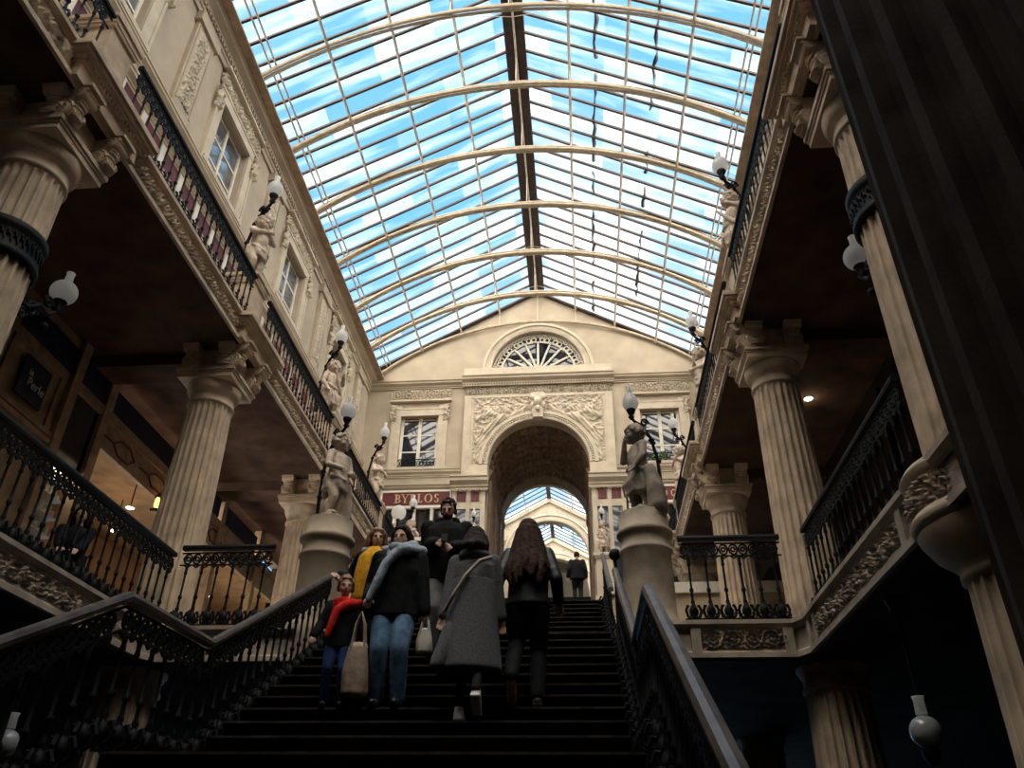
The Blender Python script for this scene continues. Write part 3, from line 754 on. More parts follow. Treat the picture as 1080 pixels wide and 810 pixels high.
# upper gallery railings between the statue piers
for s, nm in ((-1, 'left'), (1, 'right')):
    for k in range(5):
        if k == 0 : y0, y1 = 2.0, CY[1]-.366
        else: y0, y1 = CY[k]+.36, CY[k+1]-.36
        railing('upper_railing', [((s*4.17, y0, ZU+.05), (s*4.17, y1, ZU+.05))], '%s length of black railing along the %s upper gallery, counted from the camera' % (ORD[k], nm), .18, IRON, h=1.07, group='upper gallery railings')

# ================================================================== COLUMNS
def fluted(z0, z1, r0, r1, nfl=20, dp=.10):
    q8 = 8; N = nfl*q8; zs = [z0, z0+.02, z0+.06, z0+.1]+[z0+.1+(z1-z0-.2)*i/6 for i in range(1, 6)]+[z1-.1, z1-.06, z1-.02, z1]
    m = MB(); vs = []; fs = []
    for z in zs:
        t = (z-z0)/(z1-z0); r = r0+(r1-r0)*t+.012*sin(pi*t)
        fd = min(1, max(0, (z-z0-.02)/.08), max(0, (z1-.02-z)/.08)); fd = sqrt(max(0, fd))
        for k in range(N):
            a = 2*pi*k/N; q = (k % q8)/q8; dep = 0 if q < .26 else sin(pi*(q-.25)/.75)**.55
            rr = r*(1-dp*dep*fd); vs.append((rr*cos(a), rr*sin(a), z))
    for i in range(len(zs)-1):
        for k in range(N): fs.append((i*N+k, i*N+(k+1) % N, (i+1)*N+(k+1) % N, (i+1)*N+k))
    m.add(vs, fs, False); return m
def console_mesh():
    # scroll bracket projecting along +x from x=0, z 0..-.52 hanging below
    m = MB(); S = [(0, 0), (.34, 0), (.36, -.07), (.30, -.15), (.20, -.18), (.17, -.24), (.22, -.30), (.26, -.38), (.20, -.46), (.10, -.49), (0, -.49)]
    m.prism(S, -.12, .12, 'y'); m.box(-.02, .40, -.145, .145, -.035, .0)
    for c, r_ in (((.26, -.10), .09), ((.13, -.36), .125)):
        for s in (-1, 1):
            m.tube([(c[0]+r_*(1-j/22)*cos(j*.62), s*.115, c[1]+r_*(1-j/22)*sin(j*.62)) for j in range(20)], .022, 5)
        m.tube([(c[0], -.128, c[1]), (c[0], .128, c[1])], r_*.9, 12)
    for j in range(7): m.sphere((.24+.02*sin(j*1.2), 0, -.14-.05*j), (.045, .10, .022), 8, 5)
    return m.mesh('console', STONE)
CONS = console_mesh()
sh_up = fluted(4.44, 8.22, .405, .348, 22).mesh('fluted_shaft', STONE); sh_lo = fluted(.45, 3.62, .41, .365, 22).mesh('fluted_shaft', STONE)
base_m = MB().lathe([(.44, 4.36), (.445, 4.39), (.43, 4.41), (.41, 4.44)], 40).mesh('column_base', STONE)
cap_m = MB().lathe([(.348, 8.2), (.375, 8.22), (.375, 8.25), (.355, 8.265), (.358, 8.38), (.375, 8.39), (.375, 8.41), (.39, 8.42), (.42, 8.48), (.435, 8.55), (.435, 8.60)], 40).mesh('capital', STONE)
ab_m = MB().box(-.455, .455, -.455, .455, 8.60, 8.68).box(-.47, .47, -.47, .47, 8.68, 8.72).box(-.49, .49, -.49, .49, 8.72, 8.78).mesh('abacus', STONE)
blk_m = MB().box(-.34, .34, -.34, .34, 8.78, 9.2).mesh('impost_block', STONE)
lcap_m = MB().lathe([(.365, 3.6), (.395, 3.62), (.395, 3.66), (.372, 3.68), (.372, 3.80), (.40, 3.81), (.40, 3.84), (.43, 3.86), (.43, 3.91)], 36).mesh('capital', STONE)
bcap_m = MB().lathe([(.365, 3.5), (.40, 3.53), (.40, 3.57), (.38, 3.6), (.42, 3.64), (.53, 3.74), (.60, 3.86), (.61, 3.90)], 36).mesh('capital', STONE)
lbase_m = MB().box(-.6, .6, -.6, .6, 0, .2).lathe([(.56, .2), (.6, .27), (.55, .34), (.5, .38), (.48, .45)], 32).mesh('column_base', STONE_D)
for s, nm in ((-1, 'left'), (1, 'right')):
    for k in range(1, 6):
        c = empty('fluted_column', (s*4.6, CY[k], 0), kind='thing', cat='column', group='fluted columns of the middle gallery',
                  label='%s fluted stone column under the %s upper gallery, counted from the camera' % (ORD[k-1], nm))
        for n_, me in (('column_base', base_m), ('fluted_shaft', sh_up), ('capital', cap_m), ('abacus', ab_m), ('impost_block', blk_m)): link(n_, me, c)
        ai = pi if s > 0 else 0
        for dy in (-.36, .36): link('console', CONS, c, ((.30 if s < 0 else -.30), dy, 9.26), ai)
        for dx in (-.3, .3): link('console', CONS, c, (dx, -.30, 9.26), -pi/2, (.8, 1, 1))
        if k in (1, 2, 3):
            c = empty('lower_column', (s*(4.6 if k != 2 else 4.47), CY[k] if k != 2 else 10.38, 0), kind='thing', cat='column', group='columns of the dark lower floor',
                      label='%s fluted column in the dark below the %s middle gallery, counted from the camera' % (ORD[k-1], nm))
            for n_, me in (('column_base', lbase_m), ('fluted_shaft', sh_lo), ('capital', lcap_m if k > 1 else bcap_m)): link(n_, me, c)
for s, nm in ((-1, 'left'), (1, 'right')):
    m = MB().lathe([(.50, 3.90), (.62, 3.91), (.65, 3.97), (.62, 4.02), (.59, 4.05), (.59, 4.27), (.61, 4.29), (.64, 4.34), (.60, 4.40), (.45, 4.42)], 40)
    d = build(m, 'carved_drum', STONE, loc=(s*4.6, CY[1], 0)); d['kind'] = 'structure'
    q = MB().grid(lambda a, b: ((.58+.09*scroll_h(a*3.7, b*.22, .22, 4))*cos(a*2*pi), (.58+.09*scroll_h(a*3.7, b*.22, .22, 4))*sin(a*2*pi), 4.05+.22*b), 200, 16)
    build(q, 'carved_band', STONE, d)
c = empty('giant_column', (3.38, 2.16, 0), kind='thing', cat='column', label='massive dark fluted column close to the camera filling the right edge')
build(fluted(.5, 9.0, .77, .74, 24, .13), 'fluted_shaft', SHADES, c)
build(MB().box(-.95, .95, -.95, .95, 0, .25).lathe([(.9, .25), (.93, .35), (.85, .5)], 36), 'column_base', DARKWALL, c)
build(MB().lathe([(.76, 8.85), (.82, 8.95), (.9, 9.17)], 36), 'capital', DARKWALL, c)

# ================================================================== STATUE PIERS, STATUES, LAMPS
pier_m = MB().box(-.25, .25, -.25, .25, ZU+.2, 10.78).box(-.275, .275, -.275, .275, ZU+.2, ZU+.36).mesh('pier_die', STONE)
pcap_m = MB().box(-.285, .285, -.285, .285, 10.74, 10.79).box(-.30, .30, -.30, .30, 10.79, 10.87).box(-.325, .325, -.325, .325, 10.87, 10.94).mesh('pier_cap', STONE)
def ledge():
    m = MB()
    for k, (a, z0, z1) in enumerate(((.66, 9.22, 9.42), (.70, 9.42, 9.47), (.74, 9.47, 9.51), (.78, 9.51, 9.56), (.82, 9.56, 9.64))): m.box(-.3, a-.18, -a, a, z0, z1)
    m.box(-.3, .3, -.32, .32, 9.6, 9.86)
    for j in range(24): m.box(.50, .54, -.72+j*.062, -.69+j*.062, 9.43, 9.47)
    return m.mesh('moulded_ledge', STONE)
LEDGE = ledge()
for s, nm in ((-1, 'left'), (1, 'right')):
    for k in range(1, 6):
        p = empty('statue_pier', (s*4.48, CY[k], 0), label='%s square stone pier of the %s upper gallery, with a moulded ledge' % (ORD[k-1], nm), cat='pier', group='statue piers of the upper gallery')
        link('pier_die', pier_m, p); link('pier_cap', pcap_m, p); link('moulded_ledge', LEDGE, p, (0, 0, 0), 0 if s < 0 else pi)
rped = MB().lathe([(.40, 0), (.40, .10), (.37, .14), (.355, .18), (.34, .24), (.335, 1.05), (.36, 1.08), (.36, 1.12), (.335, 1.14), (.335, 1.28), (.36, 1.30), (.385, 1.33), (.385, 1.38), (.34, 1.41), (.335, 1.64)], 48)
PX, PY = 2.33, 10.45
# ------------------------------------------------------------------ figures
def child_figure(arm, turn=0.0, drape=True, lean=0.0, prop=None, seed=0, vox=.011, m=STATUE):
    """stone child 1.3 m, facing -y.  arm: dict L,R -> (elbow, hand)"""
    rnd = random.Random(seed); b = MB()
    b.lathe([(.20, 0), (.21, .03), (.19, .06)], 20)
    z0 = .05
    hip = [(-.075+lean*.3, 0, .56), (.075+lean*.3, .0, .56)]
    for i, s in enumerate((-1, 1)):
        fw = -.05 if i == 0 else .02
        kn = (s*.085+lean*.2, fw-.04, .32); an = (s*.085, fw+.03, .10)
        b.chain([hip[i], kn, an], [.095, .064, .042]); b.cap((s*.085, fw+.03, .085), .042, (s*.10, fw-.10, .075), .032)
        b.sphere((s*.085, fw+.045, .22), (.052, .058, .09))
        for j in range(4): b.sphere((s*.10+(j-1.5)*.018, fw-.13, .07), .014, 8, 5)
    b.cap((lean*.3-.04, .015, .60), .115, (lean*.3+.04, .015, .60), .115)
    b.chain([(lean*.25, 0, .62), (lean*.1, -.025, .74), (0, -.005, .88)], [.13, .132, .125])
    b.sphere((-.055, .07, .58), .085).sphere((.055, .07, .58), .085)
    b.cap((-.12, .0, .95), .058, (.12, .0, .95), .058); b.cap((0, 0, .95), .055, (0, -.015, 1.05), .05)
    for s, k in ((-1, 'L'), (1, 'R')):
        e, h = arm[k]; sh = (s*.15, 0, .94)
        b.chain([sh, e, h], [.058, .046, .034])
        e = V(e); h = V(h); d = (h-e).normalized(); pm = h+d*.035; sd = d.cross(V((0, 1, .3))).normalized()
        b.cap(h, .03, pm, .028)
        for j in range(4): b.cap(pm+sd*((j-1.5)*.017), .012, pm+sd*((j-1.5)*.02)+d*(.05+.01*(j in (1, 2)))+V((0, -.01, -.012)), .009, 8)
        b.cap(h+sd*.025, .013, h+sd*.05+d*.03, .010, 8)
    Mh = Matrix.Translation((0, -.02, 1.145)) @ Matrix.Rotation(turn, 4, 'Z') @ Matrix.Rotation(.16, 4, 'X')
    hd = MB(); hd.sphere((0, 0, 0), (.112, .125, .132), 20, 14).sphere((0, -.045, -.05), (.085, .08, .075))
    hd.cap((0, -.12, .02), .014, (0, -.142, -.02), .02, 8)
    for s in (-1, 1):
        hd.sphere((s*.055, -.085, -.035), (.04, .035, .035)); hd.cap((s*.02, -.118, .03), .013, (s*.07, -.1, .03), .012, 8)
        hd.sphere((s*.042, -.108, .006), (.018, .012, .010), 8, 6); hd.sphere((s*.112, .0, -.01), (.016, .03, .042))
    hd.cap((-.022, -.122, -.062), .010, (.022, -.122, -.062), .010, 8).cap((-.016, -.118, -.078), .010, (.016, -.118, -.078), .010, 8).sphere((0, -.10, -.105), (.03, .025, .022))
    for j in range(70):
        u = rnd.uniform(-.15, 1); a = rnd.uniform(0, 2*pi); q = sqrt(1-u*u)
        x, y, z = q*cos(a), q*sin(a), u
        if y < -.35 and z < .42: continue
        hd.sphere((x*.115, y*.128+.004, z*.135), rnd.uniform(.022, .036), 8, 6)
    for v, f, in ((hd.v, hd.f),): b.add(v, f, True, Mh)
    if drape == 'short':
        b.lathe([(.05, .44), (.165, .43), (.17, .5), (.16, .58), (.145, .65), (.05, .66)], 56, (lean*.2, .01, 0), wob=lambda a, z: 1+.08*sin(a*6+z*14))
        b.chain([(-.15, -.08, .60), (0, -.14, .56), (.15, -.06, .60), (.17, .06, .50), (.17, .10, .12)], [.03, .035, .035, .05, .045])
    elif drape:
        def w(a, z): return 1+.07*sin(a*7+z*9)+.05*sin(a*13+2)
        b.lathe([(.05, .30), (.19, .28), (.185, .40), (.165, .55), (.15, .66), (.05, .67)], 56, (lean*.2, .02, 0), wob=w)
        b.chain([(-.16, -.08, .68), (0, -.14, .62), (.16, -.06, .58), (.19, .05, .50), (.2, .07, .25)], [.035, .04, .042, .05, .03])
        for j in range(5): b.chain([(-.15+.07*j, -.13+.02*abs(j-2), .60), (-.13+.07*j, -.18, .42), (-.14+.07*j, -.16, .29)], [.016, .02, .013], 8)
    b.chain([(.02, .12, .06), (-.02, .12, .35), (.0, .10, .6)], [.075, .06, .05])
    if prop == 'jar': b.lathe([(.03, 0), (.07, .04), (.09, .12), (.06, .2), (.035, .24), (.05, .27)], 14, (-.2, -.02, .05)).lathe([(.08, 0), (.09, .05), (.02, .1)], 12, (.2, -.03, .05))
    if prop == 'rod': b.chain([(-.1, -.2, .95), (.05, -.17, .70), (.2, -.12, .5)], [.022, .03, .035])
    if prop == 'cloth': b.chain([(.22, .02, .55), (.25, .06, .3), (.24, .09, .06)], [.07, .10, .12]).chain([(.16, .08, .6), (.2, .14, .3), (.16, .16, .06)], [.06, .09, .11])
    return remesh(b, vox, 'child_statue', m, 1)
A_FOLD = dict(L=((-.21, -.06, .80), (.02, -.17, .86)), R=((.20, -.08, .78), (-.04, -.16, .80)))
A_CHIN = dict(L=((-.16, -.14, .80), (-.05, -.16, 1.0)), R=((.21, -.04, .74), (.16, -.15, .60)))
A_FWD = dict(L=((-.20, -.03, .75), (-.12, -.19, .68)), R=((.20, -.03, .75), (.10, -.2, .66)))
A_OUT = dict(L=((-.22, .0, .74), (-.2, -.12, .58)), R=((.22, -.08, .84), (.12, -.19, .93)))
A_HUG = dict(L=((-.19, -.09, .83), (.03, -.15, .94)), R=((.19, -.09, .84), (-.02, -.15, .97)))
VAR = [child_figure(A_FOLD, .25, 'short', .06, 'jar', 1), child_figure(A_HUG, -.3, 'short', -.06, None, 2), child_figure(A_OUT, .1, True, .05, 'rod', 3), child_figure(A_CHIN, -.35, True, .05, 'cloth', 4)]
# ------------------------------------------------------------------ globe lamps
def lamp_parts():
    pts = [(0, .32, 0), (0, .35, .5), (0, .33, 1.0), (0, .24, 1.35), (0, .10, 1.55), (0, -.02, 1.60), (0, -.06, 1.66)]
    a = MB().tube(pts, [.03, .028, .026, .026, .026, .024, .022], 8)
    for c, r_, g in (((0, .16, 1.60), .075, 1), ((0, .02, 1.50), .06, -1)):
        a.tube([(0, c[1]+r_*(1-j/18)*cos(j*.6)*g, c[2]+r_*(1-j/18)*sin(j*.6)) for j in range(16)], .016, 6)
    for z in (.15, .5, .95, 1.3): a.lathe([(.03, -.03), (.045, 0), (.03, .03)], 10, (0, .345 if z < 1 else .26, z))
    for j in range(6): a.sphere((.02*(-1)**j, .28-.04*j, 1.25+.06*j), (.03, .035, .025), 8, 5)
    cup = MB().lathe([(.02, 1.62), (.05, 1.66), (.03, 1.70), (.05, 1.73), (.075, 1.79), (.07, 1.80)], 14, (0, -.06, 0))
    gl = MB().lathe([(.05, 1.80), (.085, 1.82), (.12, 1.87), (.128, 1.92), (.118, 1.98), (.09, 2.04), (.045, 2.09)], 24, (0, -.06, 0))
    ch = MB().lathe([(.042, 2.08), (.036, 2.18), (.042, 2.21)], 12, (0, -.06, 0))
    return a.mesh('scrolled_post', IRON), cup.mesh('lamp_cup', IRON), gl.mesh('globe', GLOBE), ch.mesh('chimney', CHIM)
LP = lamp_parts()
def statue_lamp(x, y, z, rz, who, slabel, sc=1.0, var=0, mat_=None, lamp_sc=None, lamp_label=None):
    me = VAR[var]
    if mat_ is not None: me = me.copy(); me.materials.clear(); me.materials.append(mat_)
    o = link('child_statue', me, None, (x, y, z), rz, sc); tag(o, slabel, 'statue', 'stone child statues')
    q = Matrix.Rotation(rz, 3, 'Z') @ V((0, -.03 if (lamp_sc or sc) > 1 else 0, 0))
    l = empty('globe_lamp', (x+q.x, y+q.y, z), rz, lamp_label or ('globe lamp on a scrolled iron post behind the '+who), 'lamp', 'globe lamps behind the statues', sc=lamp_sc or sc)
    for n_, me in zip(('scrolled_post', 'lamp_cup', 'globe', 'chimney'), LP): link(n_, me, l)
LOOK = ['with folded arms', 'hugging its chest', 'raising one hand', 'touching its chin']
for s, nm in ((-1, 'left'), (1, 'right')):
    rz = R(62)*(-s)
    for k in range(1, 6):
        v = (k+(0 if s < 0 else 1)+2) % 3 if k > 1 else 3
        w = '%s statue of the %s upper gallery' % (ORD[k-1], nm)
        if k in (1, 5): continue
        statue_lamp(s*4.46, CY[k], 10.94, rz, w, 'stone child %s on the %s pier of the %s upper gallery' % (LOOK[v], ORD[k-1], nm), 1.26, v, lamp_sc=1.22)
    # middle gallery pair on round pedestals
    p = build(rped, 'round_pedestal', PED if s < 0 else STONE_D, loc=(s*PX if s > 0 else -2.14, PY, 4.36))
    tag(p, 'round stone pedestal with moulded bands at the %s head of the middle stair flight' % nm, 'pedestal')
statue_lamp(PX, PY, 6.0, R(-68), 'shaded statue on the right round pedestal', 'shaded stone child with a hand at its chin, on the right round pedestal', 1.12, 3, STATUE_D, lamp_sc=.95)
ML = child_figure(A_FWD, .15, 'short', .05, 'cloth', 9, .010); VAR.append(ML)
statue_lamp(-2.14, PY, 6.0, R(58), 'draped statue on the left round pedestal', 'pale draped stone child with both hands forward, on the left round pedestal', 1.12, 4, lamp_sc=.95)
# terrace statues in front of the end facade
sq = MB().box(-.34, .34, -.34, .34, 0, .2).box(-.28, .28, -.28, .28, .2, 1.5).box(-.33, .33, -.33, .33, 1.5, 1.58).box(-.37, .37, -.37, .37, 1.58, 1.68).mesh('square_pedestal', PALE)
for s, nm in ((-1, 'left'), (1, 'right')):
    for x, wh, v in ((2.3, 'arch', 2), (4.4, 'gallery end', 1)):
        if x > 4:
            statue_lamp(s*4.46, CY[5], 10.94, R(30)*(-s), 'distant statue at the %s %s' % (nm, wh), 'distant stone child at the far end of the %s upper gallery, before the shopfront' % nm, 1.26, v, lamp_sc=1.15)
            continue
        p = link('square_pedestal', sq, None, (s*x, 26.5, ZU)); tag(p, 'pale square pedestal on the terrace at the %s side of the arch' % nm, 'pedestal')
        statue_lamp(s*x, 26.5, ZU+1.68, R(10)*(-s), 'small distant statue %s of the arch' % nm, 'distant stone child on a square pedestal at the %s side of the arch' % nm, 1.0, v, lamp_sc=.85)
l = empty('globe_lamp', (-4.75, 25.2, ZU), R(20), 'large distant globe lamp beside the statue below the shop sign', 'lamp', sc=1.0)
build(MB().lathe([(.09, 0), (.09, .1), (.03, .2), (.03, 2.55), (.07, 2.6), (.07, 2.66)], 12), 'scrolled_post', IRON, l)
build(MB().sphere((0, 0, 2.9), .26, 20, 14), 'globe', GLOBE, l)

# column bracket lamps with iron collars
for s, nm in ((-1, 'left'), (1, 'right')):
    l = empty('bracket_lamp', (s*4.6, CY[1], 0), 0, 'round glass lamp on an iron bracket with a collar around the nearest %s column' % nm, 'lamp')
    build(MB().lathe([(.40, 6.98), (.425, 7.0), (.425, 7.06), (.41, 7.08), (.41, 7.3), (.425, 7.32), (.43, 7.4), (.40, 7.42)], 40), 'iron_collar', IRON, l)
    m = MB()
    for i in range(40):
        a = 2*pi*i/40; m.tube([(.415*cos(a)+.0, .415*sin(a), 7.19+.0)]+[(.418*cos(a+.06*cos(t)), .418*sin(a+.06*cos(t)), 7.19+.07*sin(t)) for t in (0, 1.5, 3, 4.5)], .012, 4)
    build(m, 'collar_ornament', IRON, l)
    m = MB(); m.tube([(0, .40, 7.1), (0, .5, 6.95), (0, .65, 6.98), (0, .8, 7.12), (0, .95, 7.1), (0, 1.05, 7.2)], .03, 8)
    for c, r_ in (((.52, 7.2), .1), ((.72, 7.0), .1), ((.9, 7.24), .08), ((.6, 6.86), .08)):
        m.tube([(0, c[0]+r_*(1-j/20)*cos(j*.6), c[1]+r_*(1-j/20)*sin(j*.6)) for j in range(17)], .02, 6)
    m.lathe([(.02, 7.2), (.06, 7.26), (.03, 7.3), (.08, 7.38)], 12, (0, 1.07, 0)).sphere((0, .98, 6.95), .05)
    build(m, 'scrolled_bracket', IRON, l)
    build(MB().sphere((0, 1.07, 7.52), .155, 24, 16), 'globe', GLOBE, l)
    build(MB().lathe([(.05, 7.66), (.045, 7.78), (.052, 7.81)], 14, (0, 1.07, 0)), 'chimney', CHIM, l)
for x, y, lb in ((4.33, 7.6, 'hanging globe lamp on a thin rod in the dark below the right middle gallery'), (-4.43, 8.25, 'hanging globe lamp in the dark below the left middle gallery, at the bottom left corner')):
    l = empty('pendant_lamp', (x, y, 0), 0, lb, 'lamp')
    m = MB().tube([(0, 0, 3.92), (0, 0, 3.2)], .02, 6).lathe([(.05, 3.8), (.09, 3.91)], 12).tube([(.0, 0, 3.2), (0, 0, 3.02)], .012, 5)
    build(MB().lathe([(.03, 2.5), (.07, 2.56), (.08, 2.62)], 12), 'finial', IRON, l)
    build(m, 'hanging_rod', IRON, l); build(MB().sphere((0, 0, 2.76), .135, 22, 14), 'globe', GREYGLOBE, l)
    build(MB().lathe([(.05, 2.90), (.045, 3.02), (.055, 3.05)], 12), 'chimney', CHIM, l)
# ================================================================== SHOPS AND SIGNS
sf = empty('wooden_shop', (-6.7, 12, ZM), label='dim wooden shop front under the left middle gallery', cat='shop')
O_ = V((-6.7, 12, ZM))
def sp(mb, name, m, parent=None): 
    o = build(mb, name, m, parent or sf)
    if parent is None: o.location = -O_
    return o
m = MB().box(-6.95, -6.72, 1, 10.2, ZM, 9.2); m.box(-6.72, -6.66, 1, 10.2, 7.38, 7.46).box(-6.72, -6.64, 1, 10.2, 7.26, 7.34).box(-6.72, -6.68, 8.75, 10.0, 8.34, 8.38)
m.box(-6.72, -6.68, 8.75, 8.79, 7.46, 8.38).box(-6.72, -6.68, 9.96, 10.0, 7.46, 8.38)
sp(m, 'panelled_wall', WOOD)
m = MB()
for y in (10.15, 11.12, 13.95, 16.2, 18.5, 21.0): m.box(-6.8, -6.62, y, y+.2, ZM, 9.2)
m.box(-6.78, -6.64, 10.15, 21.2, 8.36, 8.52); sp(m, 'post', WOOD)
sp(MB().box(-6.74, -6.70, 10.3, 11.15, 7.16, 8.36), 'pane', SHOPG)
m = MB()
for a, b in ((7.4, 8.6), (8.8, 10.15), (10.4, 11.1), (11.4, 13.9), (14.2, 16.1), (16.4, 18.4)): m.box(-6.71, -6.66, a, b, 8.56, 8.98)
sp(m, 'dark_transom', NAVY)
fa = sp(MB().box(-6.76, -6.68, 11.32, 21.0, 7.86, 8.36), 'fascia', WOOD)
m = MB()
for y in (11.9, 13.2, 14.7, 16.0):
    m.tube([(-6.67, y-.55, 8.1), (-6.67, y-.2, 8.1), (-6.67, y, 8.24), (-6.67, y+.35, 8.24), (-6.67, y+.55, 8.1)], .018, 4).tube([(-6.67, y-.2, 8.1), (-6.67, y, 7.96), (-6.67, y+.35, 7.96), (-6.67, y+.55, 8.1)], .018, 4)
sp(m, 'line_ornament', MAROON, fa)
m = MB().box(-7.08, -7.04, 10.35, 11.12, ZM, 7.16).box(-7.08, -6.72, 10.33, 10.37, ZM, 7.16).box(-7.08, -6.74, 10.35, 11.12, 7.12, 7.16)
rnd = random.Random(5)
for z in (5.2, 5.5, 5.8, 6.1, 6.4, 6.7, 6.95):
    m.box(-7.04, -6.80, 10.37, 11.12, z, z+.02)
    for j in range(7): m.box(-7.0, -6.86, 10.4+j*.1, 10.4+j*.1+.07, z+.02, z+.06+.14*rnd.random())
sp(m, 'display_shelves', WHITEP)
s_ = build(MB().box(-.02, .02, -.30, .30, -.32, .32), 'shop_sign', NAVY, loc=(-6.64, 9.37, 7.89)); tag(s_, 'small dark blue square sign with white script lettering on the wooden shop wall', 'sign')
for t, z, sz in (('la', .10, .15), ('Perle', -.06, .20)):
    o = link('lettering', text_mesh(t, sz, .006, SIGNW, 'lettering'), s_, (.025, -.12 if t == 'la' else .06, z)); o.rotation_euler = (pi/2, 0, pi/2)
l = empty('wall_lantern', (-6.66, 13.35, 7.68), 0, 'small glowing amber lantern on the shop front beside the second left column', 'lamp')
build(MB().box(0, .08, -.02, .02, -.14, -.1).lathe([(.08, .12), (.02, .2)], 8, (.1, 0, 0)).lathe([(.05, -.14), (.07, -.11)], 8, (.1, 0, 0)), 'bracket', IRON, l)
build(MB().lathe([(.03, -.11), (.05, -.04), (.045, .06), (.03, .12)], 8, (.1, 0, 0)), 'lantern_glass', LANT, l)
for i, (x, y, z, lb) in enumerate(((-7.1, 13.4, 7.62, 'round ceiling spotlight just above the left middle railing'), (-8.0, 14.5, 7.62, 'round ceiling spotlight deep in the left shop behind the railing'),
        (-7.55, 18.0, 8.28, 'spotlight seen just right of the second left column'), (-8.3, 19.7, 7.9, 'spotlight seen through the left bridge railing, near its middle'), (-8.9, 15.8, 8.2, 'spotlight seen low through the left bridge railing'), (5.7, 12.75, 9.18, 'single warm ceiling spotlight under the right upper gallery'))):
    l = empty('ceiling_spotlight', (x, y, z), 0, lb, 'spotlight', 'ceiling spotlights')
    build(MB().lathe([(.07, .0), (.075, .02), (.06, .03)], 18), 'lens', LAMPON, l); build(MB().lathe([(.075, .005), (.095, .005), (.095, .03), (.075, .03)], 20), 'ring', WHITEP, l)
    if z < 8.25: build(MB().tube([(0, 0, .03), (0, 0, (8.3 if x < 0 else 9.2)-z)], .012, 5), 'stem', IRON, l)

# BYBLOS shop front on the terrace, and its mirror opposite
def letters(word, h, m_):
    mb = MB(); x = 0; tk, tn = .052*h/.3, .022*h/.3
    def bar(x0, z0, x1, z1, w): mb.prism([(x0-w/2, z0), (x0+w/2, z0), (x1+w/2, z1), (x1-w/2, z1)], -.012, .012, 'y')
    def ser(xc, z, w=.13*h/.3): mb.box(xc-w/2, xc+w/2, -.012, .012, z-.008, z+.008)
    def arc(cx, cz, rx, rz, a0, a1, w0=tn, w1=tk, n=14):
        P = []; Q = []
        for i in range(n+1):
            a = R(a0+(a1-a0)*i/n); w = w0+(w1-w0)*abs(cos(a)); P.append((cx+(rx)*cos(a), cz+rz*sin(a))); Q.append((cx+(rx-w)*cos(a), cz+(rz-w*.6)*sin(a)))
        for i in range(n): mb.prism([P[i], P[i+1], Q[i+1], Q[i]], -.012, .012, 'y')
    for c in word:
        if c == 'B':
            bar(x+.06*h/.3, 0, x+.06*h/.3, h, tk); ser(x+.05*h/.3, 0); ser(x+.05*h/.3, h)
            arc(x+.08*h/.3, h*.74, h*.42, h*.26, -90, 90); arc(x+.08*h/.3, h*.25, h*.5, h*.25, -90, 90); w = h*.72
        elif c == 'Y':
            bar(x+.12*h/.3, 0, x+.12*h/.3, h*.45, tk); bar(x+.12*h/.3, h*.42, x+.02*h/.3, h, tk*.9); bar(x+.12*h/.3, h*.42, x+.22*h/.3, h, tn); ser(x+.12*h/.3, 0); ser(x+.02*h/.3, h); ser(x+.22*h/.3, h); w = h*.82
        elif c == 'L':
            bar(x+.06*h/.3, 0, x+.06*h/.3, h, tk); ser(x+.05*h/.3, h); mb.box(x, x+h*.6, -.012, .012, 0, .03*h/.3); mb.box(x+h*.57, x+h*.62, -.012, .012, 0, h*.22); w = h*.72
        elif c == 'O': arc(x+h*.48, h*.5, h*.48, h*.52, 0, 360, n=30); w = h*1.02
        elif c == 'S':
            arc(x+h*.28, h*.76, h*.26, h*.25, 20, 270); arc(x+h*.28, h*.26, h*.28, h*.27, -160, 90); w = h*.66
        x += w+.05*h/.3
    for i, v in enumerate(mb.v): mb.v[i] = (v[0]-x/2, v[1], v[2])
    return mb.mesh('lettering', m_)
for s, nm in ((-1, 'left'), (1, 'right')):
    r = empty('arcade_shop', (s*4.7, F_-.1, ZU), 0, 'cream shop front under a long maroon sign, %s of the passage arch' % nm, 'shop')
    def pb(*b): return MB().box(*b)
    build(pb(-1.3, 1.3, -.10, .0, 4.12, 4.68), 'sign_board', MAROON, r)
    m = pb(-1.36, 1.4, -.12, .1, 4.02, 4.12).box(-1.36, 1.4, -.12, .1, 4.68, 4.76)
    for x in (-1.36, 1.32): m.box(x, x+.08, -.12, .1, 0, 4.7)
    for x in (-.75, -.02, .66): m.box(x-.06, x+.06, -.09, .1, 0, 4.02); m.lathe([(.07, 0), (.045, .15), (.06, .3), (.04, .45), (.07, .55)], 10, (x, -.1, 3.4))
    m.box(-1.3, 1.3, -.08, .1, 2.75, 2.88).box(-1.3, 1.3, -.1, .1, 0, .6)
    build(m, 'shop_frame', WHITEP, r)
    build(pb(-1.3, 1.3, .04, .08, .5, 4.02), 'pane', SHOPG, r)
    if s < 0: link('lettering', letters('BYBLOS', .34, GOLD), r, (.10, -.12, 4.24), 0, (.93, 1, 1))
    else:
        m = MB()
        for k in range(7):
            x = -1.1+k*.36; m.tube([(x+.1*cos(t), -.11, 4.4+.13*sin(t)) for t in [2*pi*j/10 for j in range(10)]], .025, 5, True)
        build(m, 'scroll_ornament', GOLD, r)

